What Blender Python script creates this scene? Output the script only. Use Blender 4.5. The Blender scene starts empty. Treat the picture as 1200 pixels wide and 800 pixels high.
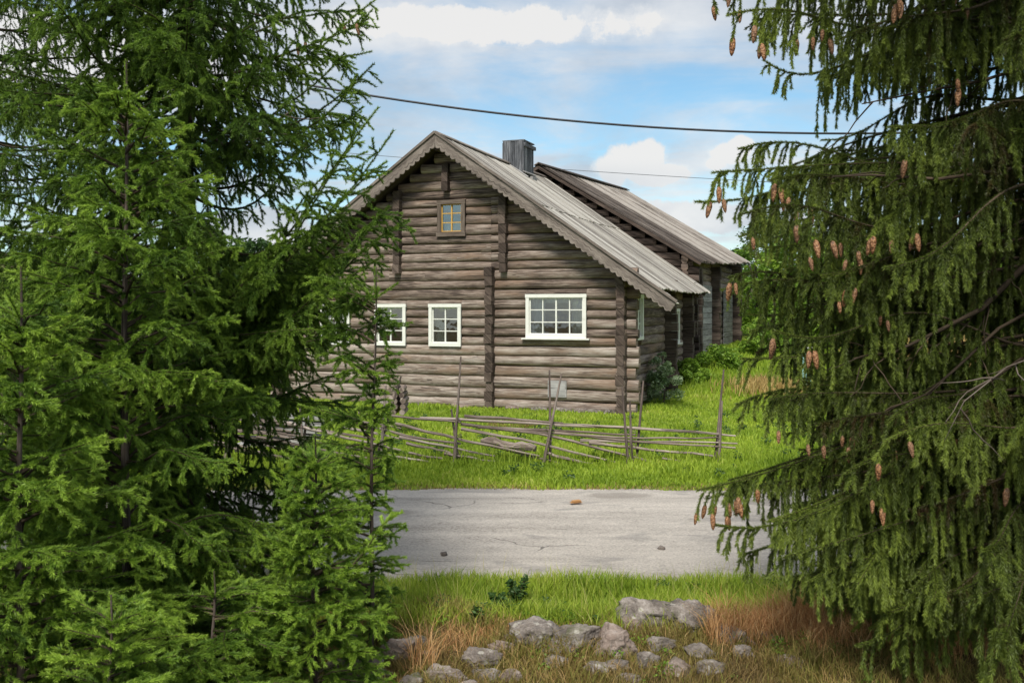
import bpy, math, random
import numpy as np
from mathutils import Vector
from mathutils import noise as mnoise

R = math.radians
random.seed(7)
rng = np.random.default_rng(11)
C = bpy.context.scene.collection
SC = bpy.context.scene

# ------------------------------------------------------------------ camera
F, HZ, CH = 1100.0, 362.0, 2.44           # focal length and horizon in px of a 1200x800 frame, eye height (m)
cam_d = bpy.data.cameras.new('camera'); cam = bpy.data.objects.new('camera', cam_d); C.objects.link(cam)
cam_d.sensor_width = 36; cam_d.lens = 36 * F / 1200
cam.location = (0, 0, CH); cam.rotation_euler = (R(90), 0, 0)
cam_d.shift_y = (HZ - 400) / 1200
cam_d.clip_start = .1; cam_d.clip_end = 2000
SC.camera = cam

# ------------------------------------------------------------------ light
SUN_EL, SUN_AZ = 50.0, 193.0              # azimuth clockwise from +Y: high, behind the camera to the left
SUN_STRENGTH, SUN_ANGLE = 2.9, 14.0
SKY_STRENGTH, CLOUD_STRENGTH, EXPOSURE = 0.105, 0.55, 0.66
sd = bpy.data.lights.new('sun', 'SUN'); sd.energy = SUN_STRENGTH; sd.angle = R(SUN_ANGLE); sd.color = (1, .95, .86)
sun = bpy.data.objects.new('sun', sd); C.objects.link(sun)
to_sun = Vector((math.sin(R(SUN_AZ)) * math.cos(R(SUN_EL)), math.cos(R(SUN_AZ)) * math.cos(R(SUN_EL)), math.sin(R(SUN_EL))))
sun.rotation_euler = to_sun.to_track_quat('Z', 'Y').to_euler()
SC.view_settings.view_transform = 'Standard'; SC.view_settings.look = 'None'
SC.view_settings.gamma = 1; SC.view_settings.use_curve_mapping = False
SC.view_settings.exposure = EXPOSURE
SC.cycles.max_bounces = 6; SC.cycles.diffuse_bounces = 3; SC.cycles.transmission_bounces = 4; SC.cycles.glossy_bounces = 2; SC.cycles.transparent_max_bounces = 6

# ------------------------------------------------------------------ node helper
class NT:
    def __init__(s, nt): s.t = nt; s.n = nt.nodes; s.l = nt.links
    def node(s, typ, **k):
        n = s.n.new(typ)
        for a, b in k.items(): setattr(n, a, b)
        return n
    def put(s, sock, v):
        if hasattr(v, 'links') or isinstance(v, bpy.types.NodeSocket): s.l.new(v, sock)
        elif v is not None: sock.default_value = v
    def math(s, op, a, b=None, c=None, clamp=False):
        n = s.node('ShaderNodeMath', operation=op, use_clamp=clamp)
        for i, v in enumerate((a, b, c)):
            if v is not None: s.put(n.inputs[i], v)
        return n.outputs[0]
    def noise(s, vec, scale, detail=4, rough=.55, dist=0, col=False):
        n = s.node('ShaderNodeTexNoise'); s.put(n.inputs['Vector'], vec)
        n.inputs['Scale'].default_value = scale; n.inputs['Detail'].default_value = detail
        n.inputs['Roughness'].default_value = rough; n.inputs['Distortion'].default_value = dist
        return n.outputs['Color' if col else 'Fac']
    def mapr(s, v, a, b, c=0, d=1, smooth=True):
        n = s.node('ShaderNodeMapRange'); n.clamp = True
        if smooth: n.interpolation_type = 'SMOOTHSTEP'
        s.put(n.inputs[0], v)
        for i, q in enumerate((a, b, c, d)): s.put(n.inputs[1 + i], q)
        return n.outputs[0]
    def ramp(s, v, stops):
        n = s.node('ShaderNodeValToRGB'); s.put(n.inputs[0], v)
        e = n.color_ramp.elements
        e[0].position = stops[0][0]; e[0].color = (*stops[0][1], 1)
        e[1].position = stops[-1][0]; e[1].color = (*stops[-1][1], 1)
        for p, c in stops[1:-1]:
            x = e.new(p); x.color = (*c, 1)
        return n.outputs[0]
    def mix(s, f, a, b, typ='MIX'):
        n = s.node('ShaderNodeMixRGB', blend_type=typ)
        s.put(n.inputs[0], f)
        for i, v in ((1, a), (2, b)):
            if isinstance(v, tuple) and len(v) == 3: v = (*v, 1)
            s.put(n.inputs[i], v)
        return n.outputs[0]
    def scale(s, vec, sc, loc=(0, 0, 0)):
        n = s.node('ShaderNodeMapping'); s.put(n.inputs[0], vec)
        n.inputs['Scale'].default_value = sc; n.inputs['Location'].default_value = loc
        return n.outputs[0]
    def sep(s, vec):
        n = s.node('ShaderNodeSeparateXYZ'); s.put(n.inputs[0], vec); return n.outputs
    def comb(s, x, y, z):
        n = s.node('ShaderNodeCombineXYZ')
        for i, v in enumerate((x, y, z)): s.put(n.inputs[i], v)
        return n.outputs[0]

# ------------------------------------------------------------------ sky
w = bpy.data.worlds.new('World'); SC.world = w; w.use_nodes = True
t = NT(w.node_tree); t.n.clear()
out = t.node('ShaderNodeOutputWorld')
sky = t.node('ShaderNodeTexSky', sky_type='NISHITA'); sky.sun_disc = False
sky.sun_elevation = R(SUN_EL); sky.sun_rotation = R(SUN_AZ); sky.air_density = 1.0; sky.dust_density = 0.4; sky.ozone_density = 1.6
skyc = t.mix(.9, sky.outputs[0], (.73, .93, .91), 'MULTIPLY')
bg1 = t.node('ShaderNodeBackground'); t.put(bg1.inputs[0], skyc); bg1.inputs[1].default_value = SKY_STRENGTH
tc = t.node('ShaderNodeTexCoord').outputs['Generated']
x, y, z = t.sep(tc)
zz = t.math('ADD', t.math('MAXIMUM', z, 0), .13)
u = t.math('DIVIDE', x, zz); v = t.math('DIVIDE', y, zz)
p = t.comb(u, v, 0)
n1 = t.noise(t.scale(p, (.75, 1.0, 1), (3.1, .7, 0)), 1.35, 9, .60, .5)
n2 = t.noise(t.scale(p, (.9, .55, 1), (7.3, 2.2, 0)), 3.4, 6, .6, .3)
cov = t.math('ADD', t.math('MULTIPLY', n1, .78), t.math('MULTIPLY', n2, .22))
high = t.mapr(z, .19, .34, 0, .10)        # heavier cloud higher up
low = t.mapr(z, .16, .02, 0, .07)
cov = t.math('ADD', t.math('ADD', cov, high), low)
cmask = t.mapr(cov, .36, .64)
# two cumulus heads low over the roof, and the bank under them
def dirp(px, py):
    d = Vector(((px - 600) / F, 1, (HZ - py) / F)); d.normalize(); return d
nz = t.noise(tc, 26, 6, .62)
nzz = t.math('MULTIPLY', t.math('SUBTRACT', nz, .5), 1.5)
puff = None
for px, py, wx, wz in ((745, 187, 36, 24), (722, 198, 26, 22), (768, 205, 50, 14), (856, 181, 27, 13), (868, 172, 16, 12),
                       (838, 192, 16, 10), (800, 255, 150, 22), (310, 268, 90, 26), (560, 30, 200, 22), (30, 60, 200, 40)):
    d = dirp(px, py)
    a = t.math('DIVIDE', t.math('SUBTRACT', x, d.x), wx / F)
    b = t.math('DIVIDE', t.math('SUBTRACT', z, d.z), wz / F)
    r = t.math('SQRT', t.math('ADD', t.math('MULTIPLY', a, a), t.math('MULTIPLY', b, b)))
    r = t.math('ADD', r, nzz)
    m = t.mapr(r, 1.15, .78)
    puff = m if puff is None else t.math('MAXIMUM', puff, m)
cfac = t.math('MAXIMUM', t.math('MULTIPLY', cmask, .86), t.math('MULTIPLY', puff, .95), clamp=True)
front = t.math('GREATER_THAN', y, 0)
shade = t.noise(t.scale(tc, (1, 1, 2.2)), 7, 5, .55)
ccol = t.ramp(shade, ((.36, (.60, .655, .73)), (.52, (.80, .83, .875)), (.66, (.97, .97, .97))))
pcol = t.mix(t.math('MULTIPLY', puff, t.mapr(z, .11, .16)), ccol, (1.0, .985, .965))
bg2 = t.node('ShaderNodeBackground'); t.put(bg2.inputs[0], pcol); bg2.inputs[1].default_value = CLOUD_STRENGTH
ms = t.node('ShaderNodeMixShader'); t.put(ms.inputs[0], cfac)
t.l.new(bg1.outputs[0], ms.inputs[1]); t.l.new(bg2.outputs[0], ms.inputs[2]); t.l.new(ms.outputs[0], out.inputs[0])

# ------------------------------------------------------------------ object helpers
def tag(o, label=None, cat=None, group=None, kind=None):
    if label: o['label'] = label
    if cat: o['category'] = cat
    if group: o['group'] = group
    if kind: o['kind'] = kind
    return o
def empty(name, loc, rz=0, **k):
    o = bpy.data.objects.new(name, None); C.objects.link(o); o.location = loc; o.rotation_euler = (0, 0, rz)
    o.empty_display_size = .2
    return tag(o, **k)
def P(px, py, Y):
    "point at depth Y (m) seen at pixel (px, py)"
    return Vector(((px - 600) / F * Y, Y, CH + (HZ - py) / F * Y))

class MB:
    def __init__(s): s.v = []; s.f = []; s.uv = []; s.a = []; s.sm = []
    def add(s, verts, faces, uvs, val, smooth=False):
        b = len(s.v); s.v += [tuple(q) for q in verts]
        for f, uu in zip(faces, uvs):
            s.f.append([b + i for i in f]); s.uv += uu; s.a.append(val); s.sm.append(smooth)
    def box(s, c, ux, uy, uz, val=None, grain=0, taper=1.0):
        "box centred at c with half-axis vectors; grain = index of the axis the grain runs along"
        c, ux, uy, uz = map(Vector, (c, ux, uy, uz)); val = random.random() if val is None else val
        vs = []
        for i in (-1, 1):
            for j in (-1, 1):
                for k in (-1, 1): vs.append(c + ux * i + uy * j + uz * k)
        F_ = [(0, 1, 3, 2), (4, 6, 7, 5), (0, 4, 5, 1), (2, 3, 7, 6), (0, 2, 6, 4), (1, 5, 7, 3)]
        L = [ux.length, uy.length, uz.length]; o1, o2 = random.random() * 50, random.random() * 50
        g = grain; h = (g + 1) % 3; k_ = (g + 2) % 3; uvs = []
        sg = [((i >> 2 & 1) * 2 - 1, (i >> 1 & 1) * 2 - 1, (i & 1) * 2 - 1) for i in range(8)]
        for f in F_: uvs.append([(o1 + sg[i][g] * L[g], o2 + sg[i][h] * L[h] + sg[i][k_] * L[k_]) for i in f])
        s.add(vs, F_, uvs, val)
    def bar(s, a, b, wd, th, up=(0, 0, 1), val=None):
        a, b = Vector(a), Vector(b); d = b - a; up = Vector(up)
        sd_ = d.cross(up).normalized(); n = sd_.cross(d).normalized()
        s.box((a + b) / 2, d / 2, sd_ * wd / 2, n * th / 2, val)
    def tube(s, pts, rad, n=8, val=None, wob=0, cap=True, smooth=True):
        val = random.random() if val is None else val
        pts = [Vector(q) for q in pts]; vs = []; o1, o2 = random.random() * 50, random.random() * 50
        us = [0]
        for i in range(1, len(pts)): us.append(us[-1] + (pts[i] - pts[i - 1]).length)
        for i, q in enumerate(pts):
            d = (pts[min(i + 1, len(pts) - 1)] - pts[max(i - 1, 0)]).normalized()
            a = d.cross(Vector((0, 0, 1)) if abs(d.z) < .9 else Vector((1, 0, 0))).normalized(); b = d.cross(a)
            r = rad[i] if hasattr(rad, '__len__') else rad
            for k in range(n):
                an = 2 * math.pi * k / n; rr = r * (1 + random.uniform(-wob, wob))
                vs.append(q + a * math.cos(an) * rr + b * math.sin(an) * rr)
        fs = []; uv = []
        for i in range(len(pts) - 1):
            for k in range(n):
                k2 = (k + 1) % n; fs.append((i * n + k, i * n + k2, (i + 1) * n + k2, (i + 1) * n + k))
                r = rad[i] if hasattr(rad, '__len__') else rad
                c0, c1 = o2 + 6.28 * r * k / n, o2 + 6.28 * r * (k + 1) / n
                uv.append([(o1 + us[i], c0), (o1 + us[i], c1), (o1 + us[i + 1], c1), (o1 + us[i + 1], c0)])
        s.add(vs, fs, uv, val, smooth)
        if cap:
            for base in (0, (len(pts) - 1) * n):
                ring = [Vector(vs[base + k]) for k in range(n)]
                s.add(ring, [tuple(range(n))], [[(o1 + k * .01, o2 + (k % 2) * .03) for k in range(n)]], val * .6)
    def build(s, name, mat, parent=None):
        me = bpy.data.meshes.new(name); me.from_pydata(s.v, [], s.f); me.materials.append(mat)
        ul = me.uv_layers.new(name='UVMap')
        ul.data.foreach_set('uv', np.array(s.uv, dtype=np.float32).ravel())
        at = me.attributes.new('v', 'FLOAT', 'FACE'); at.data.foreach_set('value', np.array(s.a, dtype=np.float32))
        me.polygons.foreach_set('use_smooth', np.array(s.sm, dtype=bool))
        me.update()
        o = bpy.data.objects.new(name, me); C.objects.link(o); o.parent = parent
        return o
def tri_mesh(name, verts, mat, vals, parent=None, tris=None):
    "numpy verts (N,3); triangles of three consecutive verts unless tris given; vals per face"
    me = bpy.data.meshes.new(name); n = len(verts)
    idx = np.arange(n, dtype=np.int32) if tris is None else tris.astype(np.int32).ravel()
    nf = len(idx) // 3
    me.vertices.add(n); me.vertices.foreach_set('co', verts.astype(np.float32).ravel())
    me.loops.add(len(idx)); me.loops.foreach_set('vertex_index', idx)
    me.polygons.add(nf); me.polygons.foreach_set('loop_start', np.arange(0, len(idx), 3, dtype=np.int32))
    me.polygons.foreach_set('loop_total', np.full(nf, 3, dtype=np.int32))
    me.update(calc_edges=True)
    at = me.attributes.new('v', 'FLOAT', 'FACE'); at.data.foreach_set('value', vals.astype(np.float32))
    me.materials.append(mat)
    o = bpy.data.objects.new(name, me); C.objects.link(o); o.parent = parent
    return o

# ------------------------------------------------------------------ materials
def newmat(name):
    m = bpy.data.materials.new(name); m.use_nodes = True; t = NT(m.node_tree); t.n.clear()
    o = t.node('ShaderNodeOutputMaterial'); b = t.node('ShaderNodeBsdfPrincipled'); t.l.new(b.outputs[0], o.inputs[0])
    return m, t, b, o
def attr(t, name='v'): return t.node('ShaderNodeAttribute', attribute_name=name).outputs['Fac']
def bump(t, b, h, strength=.4, dist=.01):
    n = t.node('ShaderNodeBump'); n.inputs['Strength'].default_value = strength; n.inputs['Distance'].default_value = dist
    t.put(n.inputs['Height'], h); t.l.new(n.outputs[0], b.inputs['Normal'])
def wood(name, dark, mid, light, rough=.85, grain=1.0, amp=1.5, vw=.36, patch=(0.5, .45), warm=None, bstr=.5):
    "weathered wood: streaks along the grain (UV x), cracks, grey patches, per-board tone from 'v'"
    m, t, b, o = newmat(name)
    uv = t.node('ShaderNodeUVMap', uv_map='UVMap').outputs[0]; v = attr(t)
    g1 = t.noise(t.scale(uv, (2.2 * grain, 30 * grain, 1)), 1, 9, .70, .25)
    g2 = t.noise(t.scale(uv, (3.5, 150, 1)), 1, 3, .6)
    pt = t.noise(t.scale(uv, (.9, 3, 1)), 1, 5, .6)
    k = t.math('ADD', t.math('ADD', t.math('MULTIPLY', t.math('SUBTRACT', g1, .5), amp), .46 - vw * .5), t.math('MULTIPLY', v, vw))
    k = t.math('ADD', k, t.math('MULTIPLY', t.math('SUBTRACT', pt, .5), .85))
    c = t.ramp(k, ((.16, dark), (.46, mid), (.82, light)))
    if warm: c = t.mix(t.math('MULTIPLY', t.mapr(t.noise(t.scale(uv, (.5, 2.0, 1), (9, 4, 0)), 1, 4, .6), .50, .68), .6), c, warm)
    crack = t.mapr(t.noise(t.scale(uv, (.7, 30, 1), (5, 5, 0)), 1, 5, .55), .42, .37)
    c = t.mix(t.math('MULTIPLY', crack, .75), c, tuple(q * .25 for q in dark))
    knot = t.node('ShaderNodeTexVoronoi'); t.put(knot.inputs['Vector'], t.scale(uv, (1.6, 7, 1))); knot.inputs['Scale'].default_value = 1
    c = t.mix(t.math('MULTIPLY', t.mapr(knot.outputs['Distance'], .13, .05), .55), c, tuple(q * .5 for q in dark))
    t.put(b.inputs['Base Color'], c); b.inputs['Roughness'].default_value = rough
    b.inputs['Specular IOR Level'].default_value = .25
    h = t.math('ADD', t.math('MULTIPLY', g1, .6), t.math('MULTIPLY', g2, .4)); h = t.math('SUBTRACT', h, crack)
    bump(t, b, h, bstr, .012)
    return m
M = {}
M['log'] = wood('weathered_logs', (.052, .037, .030), (.200, .153, .124), (.44, .385, .335), warm=(.25, .165, .112))
M['log_side'] = wood('weathered_side_logs', (.06, .042, .034), (.19, .145, .12), (.38, .325, .285), warm=(.23, .15, .10))
M['log_end'] = wood('log_ends_wood', (.028, .020, .016), (.080, .058, .047), (.17, .13, .108))
M['roof'] = wood('silver_roof_boards', (.13, .11, .095), (.335, .31, .27), (.54, .51, .455), rough=.8, amp=.8, vw=.62)
M['roof_old'] = wood('brown_roof_boards', (.055, .043, .036), (.185, .155, .135), (.46, .42, .38), rough=.8, amp=.7, vw=.85)
M['barge'] = wood('grey_bargeboard', (.085, .07, .062), (.18, .15, .13), (.33, .285, .25))
M['chim'] = wood('blue_grey_boards', (.025, .027, .031), (.085, .09, .10), (.25, .255, .27))
M['grey_board'] = wood('pale_grey_boards', (.17, .165, .16), (.30, .29, .285), (.44, .43, .42))
M['pole'] = wood('fence_pole_wood', (.085, .062, .052), (.24, .19, .162), (.47, .40, .345))
M['stake'] = wood('stake_wood', (.07, .052, .045), (.18, .138, .12), (.34, .285, .25))
M['frame_old'] = wood('brown_window_trim', (.06, .045, .035), (.135, .105, .085), (.22, .18, .15))
M['bark'] = wood('spruce_bark', (.035, .026, .02), (.085, .065, .052), (.17, .14, .12))
M['twig'] = wood('twig_bark', (.025, .018, .011), (.055, .040, .025), (.11, .08, .055), bstr=.1)
M['dead_twig'] = wood('dead_twig_bark', (.06, .045, .035), (.125, .10, .08), (.22, .19, .165), bstr=.1)
def paint(name, col, dirt, rough=.5):
    m, t, b, o = newmat(name); oc = t.node('ShaderNodeTexCoord').outputs['Object']
    n = t.noise(oc, 9, 6, .65); n2 = t.noise(t.scale(oc, (3, 3, 40)), 2, 3)
    c = t.mix(t.mapr(n, .52, .75, 0, .55), col, dirt); c = t.mix(t.mapr(n2, .6, .75, 0, .35), c, dirt)
    t.put(b.inputs['Base Color'], c); b.inputs['Roughness'].default_value = rough; bump(t, b, n, .2, .004); return m
M['white'] = paint('chalky_white_paint', (.72, .72, .67), (.42, .40, .35), .6)
M['yellow'] = paint('ochre_paint', (.50, .30, .075), (.30, .18, .07), .6)
M['curtain'] = paint('lace_curtain', (.55, .56, .54), (.36, .37, .36), .9)
M['red_cloth'] = paint('faded_red_cloth', (.30, .10, .06), (.18, .07, .05), .9)
M['turq'] = paint('turquoise_paint', (.30, .55, .55), (.25, .42, .42), .5)
M['cable'] = paint('black_rubber', (.02, .022, .03), (.035, .035, .04), .5)
M['wire'] = paint('dull_wire', (.10, .11, .13), (.08, .09, .1), .5)
m, t, b, o = newmat('window_glass'); M['glass'] = m
t.n.remove(b); tr = t.node('ShaderNodeBsdfTransparent'); tr.inputs[0].default_value = (.80, .86, .85, 1)
gl = t.node('ShaderNodeBsdfGlossy'); gl.inputs['Roughness'].default_value = .03; gl.inputs[0].default_value = (1, 1, 1, 1)
bn = t.node('ShaderNodeBump'); bn.inputs['Strength'].default_value = .12; bn.inputs['Distance'].default_value = .02
t.put(bn.inputs['Height'], t.noise(t.node('ShaderNodeTexCoord').outputs['Object'], 3.2, 2)); t.l.new(bn.outputs[0], gl.inputs['Normal'])
fr = t.node('ShaderNodeFresnel'); fr.inputs[0].default_value = 1.52
fm = t.node('ShaderNodeMixShader'); t.put(fm.inputs[0], t.math('ADD', fr.outputs[0], .17, clamp=True))
t.l.new(tr.outputs[0], fm.inputs[1]); t.l.new(gl.outputs[0], fm.inputs[2]); t.l.new(fm.outputs[0], o.inputs[0])

def leafmat(name, stops, transl=.36, rough=.5, spec=.35):
    m, t, b, o = newmat(name); c = t.ramp(attr(t), stops)
    oc = t.node('ShaderNodeTexCoord').outputs['Object']
    c = t.mix(t.mapr(t.noise(oc, 1.7, 3), .35, .7, 0, .30), c, tuple(q * 1.25 for q in stops[len(stops) // 2][1]))
    t.put(b.inputs['Base Color'], c); b.inputs['Roughness'].default_value = rough; b.inputs['Specular IOR Level'].default_value = spec
    tl = t.node('ShaderNodeBsdfTranslucent'); t.put(tl.inputs[0], c)
    ms = t.node('ShaderNodeMixShader'); ms.inputs[0].default_value = transl
    t.l.new(b.outputs[0], ms.inputs[1]); t.l.new(tl.outputs[0], ms.inputs[2]); t.l.new(ms.outputs[0], o.inputs[0])
    return m
M['needle_young'] = leafmat('young_needles', ((0, (.030, .070, .012)), (.42, (.120, .220, .026)), (1, (.36, .52, .065))))  # old needles to new growth, widened to paint lit tips against dark interior
M['needle_old'] = leafmat('old_needles', ((0, (.075, .046, .018)), (.22, (.050, .060, .014)), (.5, (.100, .142, .024)), (1, (.27, .345, .055))))
M['needle_dark'] = leafmat('dark_needles', ((0, (.030, .060, .012)), (.45, (.105, .195, .026)), (1, (.29, .43, .055))))
M['leaf'] = leafmat('broad_leaves', ((0, (.07, .15, .016)), (.5, (.17, .29, .03)), (1, (.32, .45, .06))), .35)
M['leaf_dark'] = leafmat('dark_leaves', ((0, (.025, .06, .014)), (.5, (.05, .105, .022)), (1, (.10, .17, .04))), .3)
M['leaf_grey'] = leafmat('greyish_leaves', ((0, (.07, .12, .045)), (.5, (.17, .25, .11)), (1, (.45, .52, .38))), .3)
M['grass'] = leafmat('green_grass', ((0, (.10, .175, .014)), (.45, (.24, .36, .026)), (.8, (.40, .50, .055)), (1, (.54, .49, .17))), .4, .6)
M['verge'] = leafmat('verge_grass', ((0, (.09, .17, .016)), (.45, (.24, .36, .030)), (.8, (.40, .47, .06)), (1, (.58, .50, .22))), .4, .6)
M['dry'] = leafmat('dry_grass', ((0, (.11, .07, .03)), (.35, (.25, .165, .06)), (.6, (.19, .20, .038)), (.85, (.40, .24, .095)), (1, (.56, .39, .19))), .3, .7)
M['rust'] = leafmat('rusty_weeds', ((0, (.34, .16, .07)), (.5, (.58, .32, .13)), (1, (.72, .50, .26))), .3, .7)
M['straw'] = leafmat('straw_grass', ((0, (.28, .19, .06)), (.5, (.46, .33, .12)), (1, (.60, .46, .20))), .3, .7)

m, t, b, o = newmat('cone_scales'); M['cone'] = m
vo = t.node('ShaderNodeTexVoronoi'); t.put(vo.inputs['Vector'], t.scale(t.node('ShaderNodeTexCoord').outputs['Object'], (90, 90, 70))); vo.inputs['Scale'].default_value = 1
t.put(b.inputs['Base Color'], t.ramp(vo.outputs['Distance'], ((.1, (.50, .28, .13)), (.5, (.29, .13, .055)), (.8, (.10, .04, .018)))))
b_in = b.inputs['Base Color']; cl_ = b_in.links[0].from_socket; t.put(b_in, t.mix(t.math('MULTIPLY', t.node('ShaderNodeObjectInfo').outputs['Random'], .65), cl_, (.17, .10, .06)))
b.inputs['Roughness'].default_value = .6; bump(t, b, t.math('MULTIPLY', vo.outputs['Distance'], -1), 1, .006)

m, t, b, o = newmat('field_stone'); M['stone'] = m
oc = t.node('ShaderNodeTexCoord').outputs['Object']; oi = t.node('ShaderNodeObjectInfo').outputs['Random']
pv = t.node('ShaderNodeVectorMath', operation='ADD'); t.put(pv.inputs[0], oc); t.put(pv.inputs[1], t.comb(t.math('MULTIPLY', oi, 37), 0, 0)); oc = pv.outputs[0]
n = t.noise(oc, 7, 7, .62); n2 = t.noise(oc, 55, 4, .6); n3 = t.noise(oc, 3.1, 4, .6)
c = t.ramp(t.math('ADD', t.math('MULTIPLY', n, .7), t.math('MULTIPLY', n2, .3)), ((.36, (.055, .045, .038)), (.5, (.165, .14, .122)), (.62, (.30, .265, .24)), (.75, (.46, .43, .40))))
c = t.mix(t.mapr(oi, .5, 1, 0, .35), c, (.36, .25, .20))
c = t.mix(t.mapr(n3, .53, .68, 0, .8), c, (.075, .085, .03))
li = t.node('ShaderNodeTexVoronoi'); t.put(li.inputs['Vector'], oc); li.inputs['Scale'].default_value = 9
c = t.mix(t.mapr(li.outputs['Distance'], .25, .12, 0, .5), c, (.52, .50, .44))
t.put(b.inputs['Base Color'], c); b.inputs['Roughness'].default_value = .9; bump(t, b, t.math('ADD', n, t.math('MULTIPLY', n2, .3)), .9, .03)

m, t, b, o = newmat('meadow_soil'); M['ground'] = m
g = t.node('ShaderNodeNewGeometry').outputs['Position']
n = t.noise(g, .6, 6, .6); n2 = t.noise(g, 9, 6, .65); n3 = t.noise(g, 60, 3, .6)
c = t.ramp(t.math('ADD', t.math('MULTIPLY', n, .45), t.math('MULTIPLY', n2, .55)), ((.32, (.10, .135, .02)), (.48, (.165, .22, .028)), (.62, (.20, .26, .04)), (.78, (.27, .25, .10))))
py_ = t.sep(g)[1]
near = t.mapr(t.math('ADD', py_, t.math('MULTIPLY', n2, .8)), 8.1, 7.5)
c = t.mix(near, c, t.ramp(t.math('ADD', t.math('MULTIPLY', n2, .6), t.math('MULTIPLY', n3, .4)), ((.35, (.045, .032, .018)), (.5, (.10, .075, .035)), (.65, (.15, .13, .045)))))
ed = t.math('MULTIPLY', t.mapr(py_, 13.15, 12.75), t.mapr(py_, 8.0, 8.3)); ed = t.math('MULTIPLY', ed, t.mapr(n2, .35, .55))
c = t.mix(ed, c, (.27, .215, .13))
t.put(b.inputs['Base Color'], c); b.inputs['Roughness'].default_value = 1; b.inputs['Specular IOR Level'].default_value = .1; bump(t, b, n2, .8, .06)

m, t, b, o = newmat('worn_grey_road'); M['road'] = m
g = t.node('ShaderNodeNewGeometry').outputs['Position']
st = t.noise(t.scale(g, (.16, 1.7, 1), (3, 1.3, 0)), 1, 6, .55, .25)
st2 = t.noise(t.scale(g, (1.4, 4, 1)), 1.3, 6, .68, .5)
gr = t.noise(g, 38, 6, .78); pt = t.noise(t.scale(g, (.5, 1, 1), (1.7, 4, 0)), 1.6, 6, .62, .4)
k = t.math('ADD', t.math('MULTIPLY', st, .45), t.math('ADD', t.math('MULTIPLY', st2, .30), t.math('SUBTRACT', t.math('MULTIPLY', gr, .95), .35)))
c = t.ramp(k, ((.28, (.22, .198, .175)), (.38, (.39, .350, .310)), (.50, (.52, .475, .425)), (.66, (.68, .62, .55))))
c = t.mix(t.mapr(pt, .56, .66, 0, .5), c, (.25, .235, .225))
ph_ = t.node('ShaderNodeTexVoronoi'); t.put(ph_.inputs['Vector'], t.mix(.2, t.scale(g, (.35, .8, 1), (1.3, .4, 0)), t.noise(g, 3, 4, .6, col=True))); ph_.inputs['Scale'].default_value = 1
c = t.mix(t.mapr(ph_.outputs['Distance'], .17, .10, 0, .5), c, (.24, .21, .18))
c = t.mix(t.mapr(gr, .62, .72, 0, .6), c, (.19, .175, .16)); c = t.mix(t.mapr(gr, .36, .27, 0, .5), c, (.55, .52, .48))
cr = t.node('ShaderNodeTexVoronoi', feature='DISTANCE_TO_EDGE'); t.put(cr.inputs['Vector'], t.mix(.25, t.scale(g, (.8, 1.4, 1)), t.noise(g, 2, 4, .6, col=True))); cr.inputs['Scale'].default_value = 1.4
crm = t.math('MULTIPLY', t.mapr(cr.outputs['Distance'], .018, .004), t.mapr(t.noise(g, .8, 3), .54, .64))
c = t.mix(t.math('MULTIPLY', crm, .7), c, (.07, .065, .06))
sand = t.mapr(t.math('ADD', t.sep(g)[1], t.math('MULTIPLY', t.noise(g, 1.5, 5), .9)), 9.15, 8.75)
c = t.mix(t.math('MULTIPLY', sand, .6), c, (.33, .29, .25))
t.put(b.inputs['Base Color'], c); b.inputs['Roughness'].default_value = .95; b.inputs['Specular IOR Level'].default_value = .15
bump(t, b, t.math('ADD', gr, t.math('MULTIPLY', st2, .6)), 1.0, .03)

# ------------------------------------------------------------------ ground and road
def sstep(a, b, x): 
    q = np.clip((np.asarray(x, float) - a) / (b - a), 0, 1); return q * q * (3 - 2 * q)
def wav(x, y): return np.sin(x * 1.3 + y * .7) * .5 + np.sin(x * .53 - y * 1.9 + 2) * .3 + np.sin(x * 3.1 + y * 2.7 + 1) * .2
def gh(x, y):
    x = np.asarray(x, float); y = np.asarray(y, float)
    z = .95 * sstep(22.5, 33, y) * sstep(2.0, 6.0, x) + 1.0 * sstep(34, 60, y)
    z = z + .04 * wav(x, y) * sstep(13, 15, y) * (1 - sstep(20, 21, y) * (1 - sstep(2.5, 4, x)))
    z = z + (.05 * wav(x * 1.7, y * 1.7) - .06) * (1 - sstep(7.6, 8.2, y)) + .10 * sstep(7.9, 7.2, y) * sstep(6, 7, y)
    return z
def grid(xs, ys, zoff, name, mat):
    X, Y = np.meshgrid(xs, ys); Z = gh(X, Y) + zoff
    vs = np.stack([X, Y, Z], -1).reshape(-1, 3); nx = len(xs); fs = []
    for j in range(len(ys) - 1):
        for i in range(nx - 1):
            a = j * nx + i; fs.append((a, a + 1, a + nx + 1, a + nx))
    me = bpy.data.meshes.new(name); me.from_pydata(vs.tolist(), [], fs); me.materials.append(mat)
    me.polygons.foreach_set('use_smooth', np.ones(len(fs), bool))
    o = bpy.data.objects.new(name, me); C.objects.link(o); return o
xs = np.concatenate([[-900, -400, -150, -70], np.arange(-40, -12, 2), np.arange(-12, 14, .3), np.arange(14, 42, 2), [70, 150, 400, 900]])
ys = np.concatenate([[-60, -20, 0, 2], np.arange(4, 9, .2), np.arange(9, 13, 1), np.arange(13, 36, .5), np.arange(36, 66, 3), [90, 160, 400, 1100]])
tag(grid(xs, ys, 0, 'ground', M['ground']), 'green yard and meadow ground around the log house', 'ground', kind='structure')
rx = np.arange(-60, 60.1, .3)
def edge(x, a, b, s): return a + .05 * np.sin(x * 1.1 + s) + .04 * np.sin(x * 2.9 + s * 2) + .03 * np.sin(x * 7.3 + s) + b * x
vs = []; rows = 5
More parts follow.
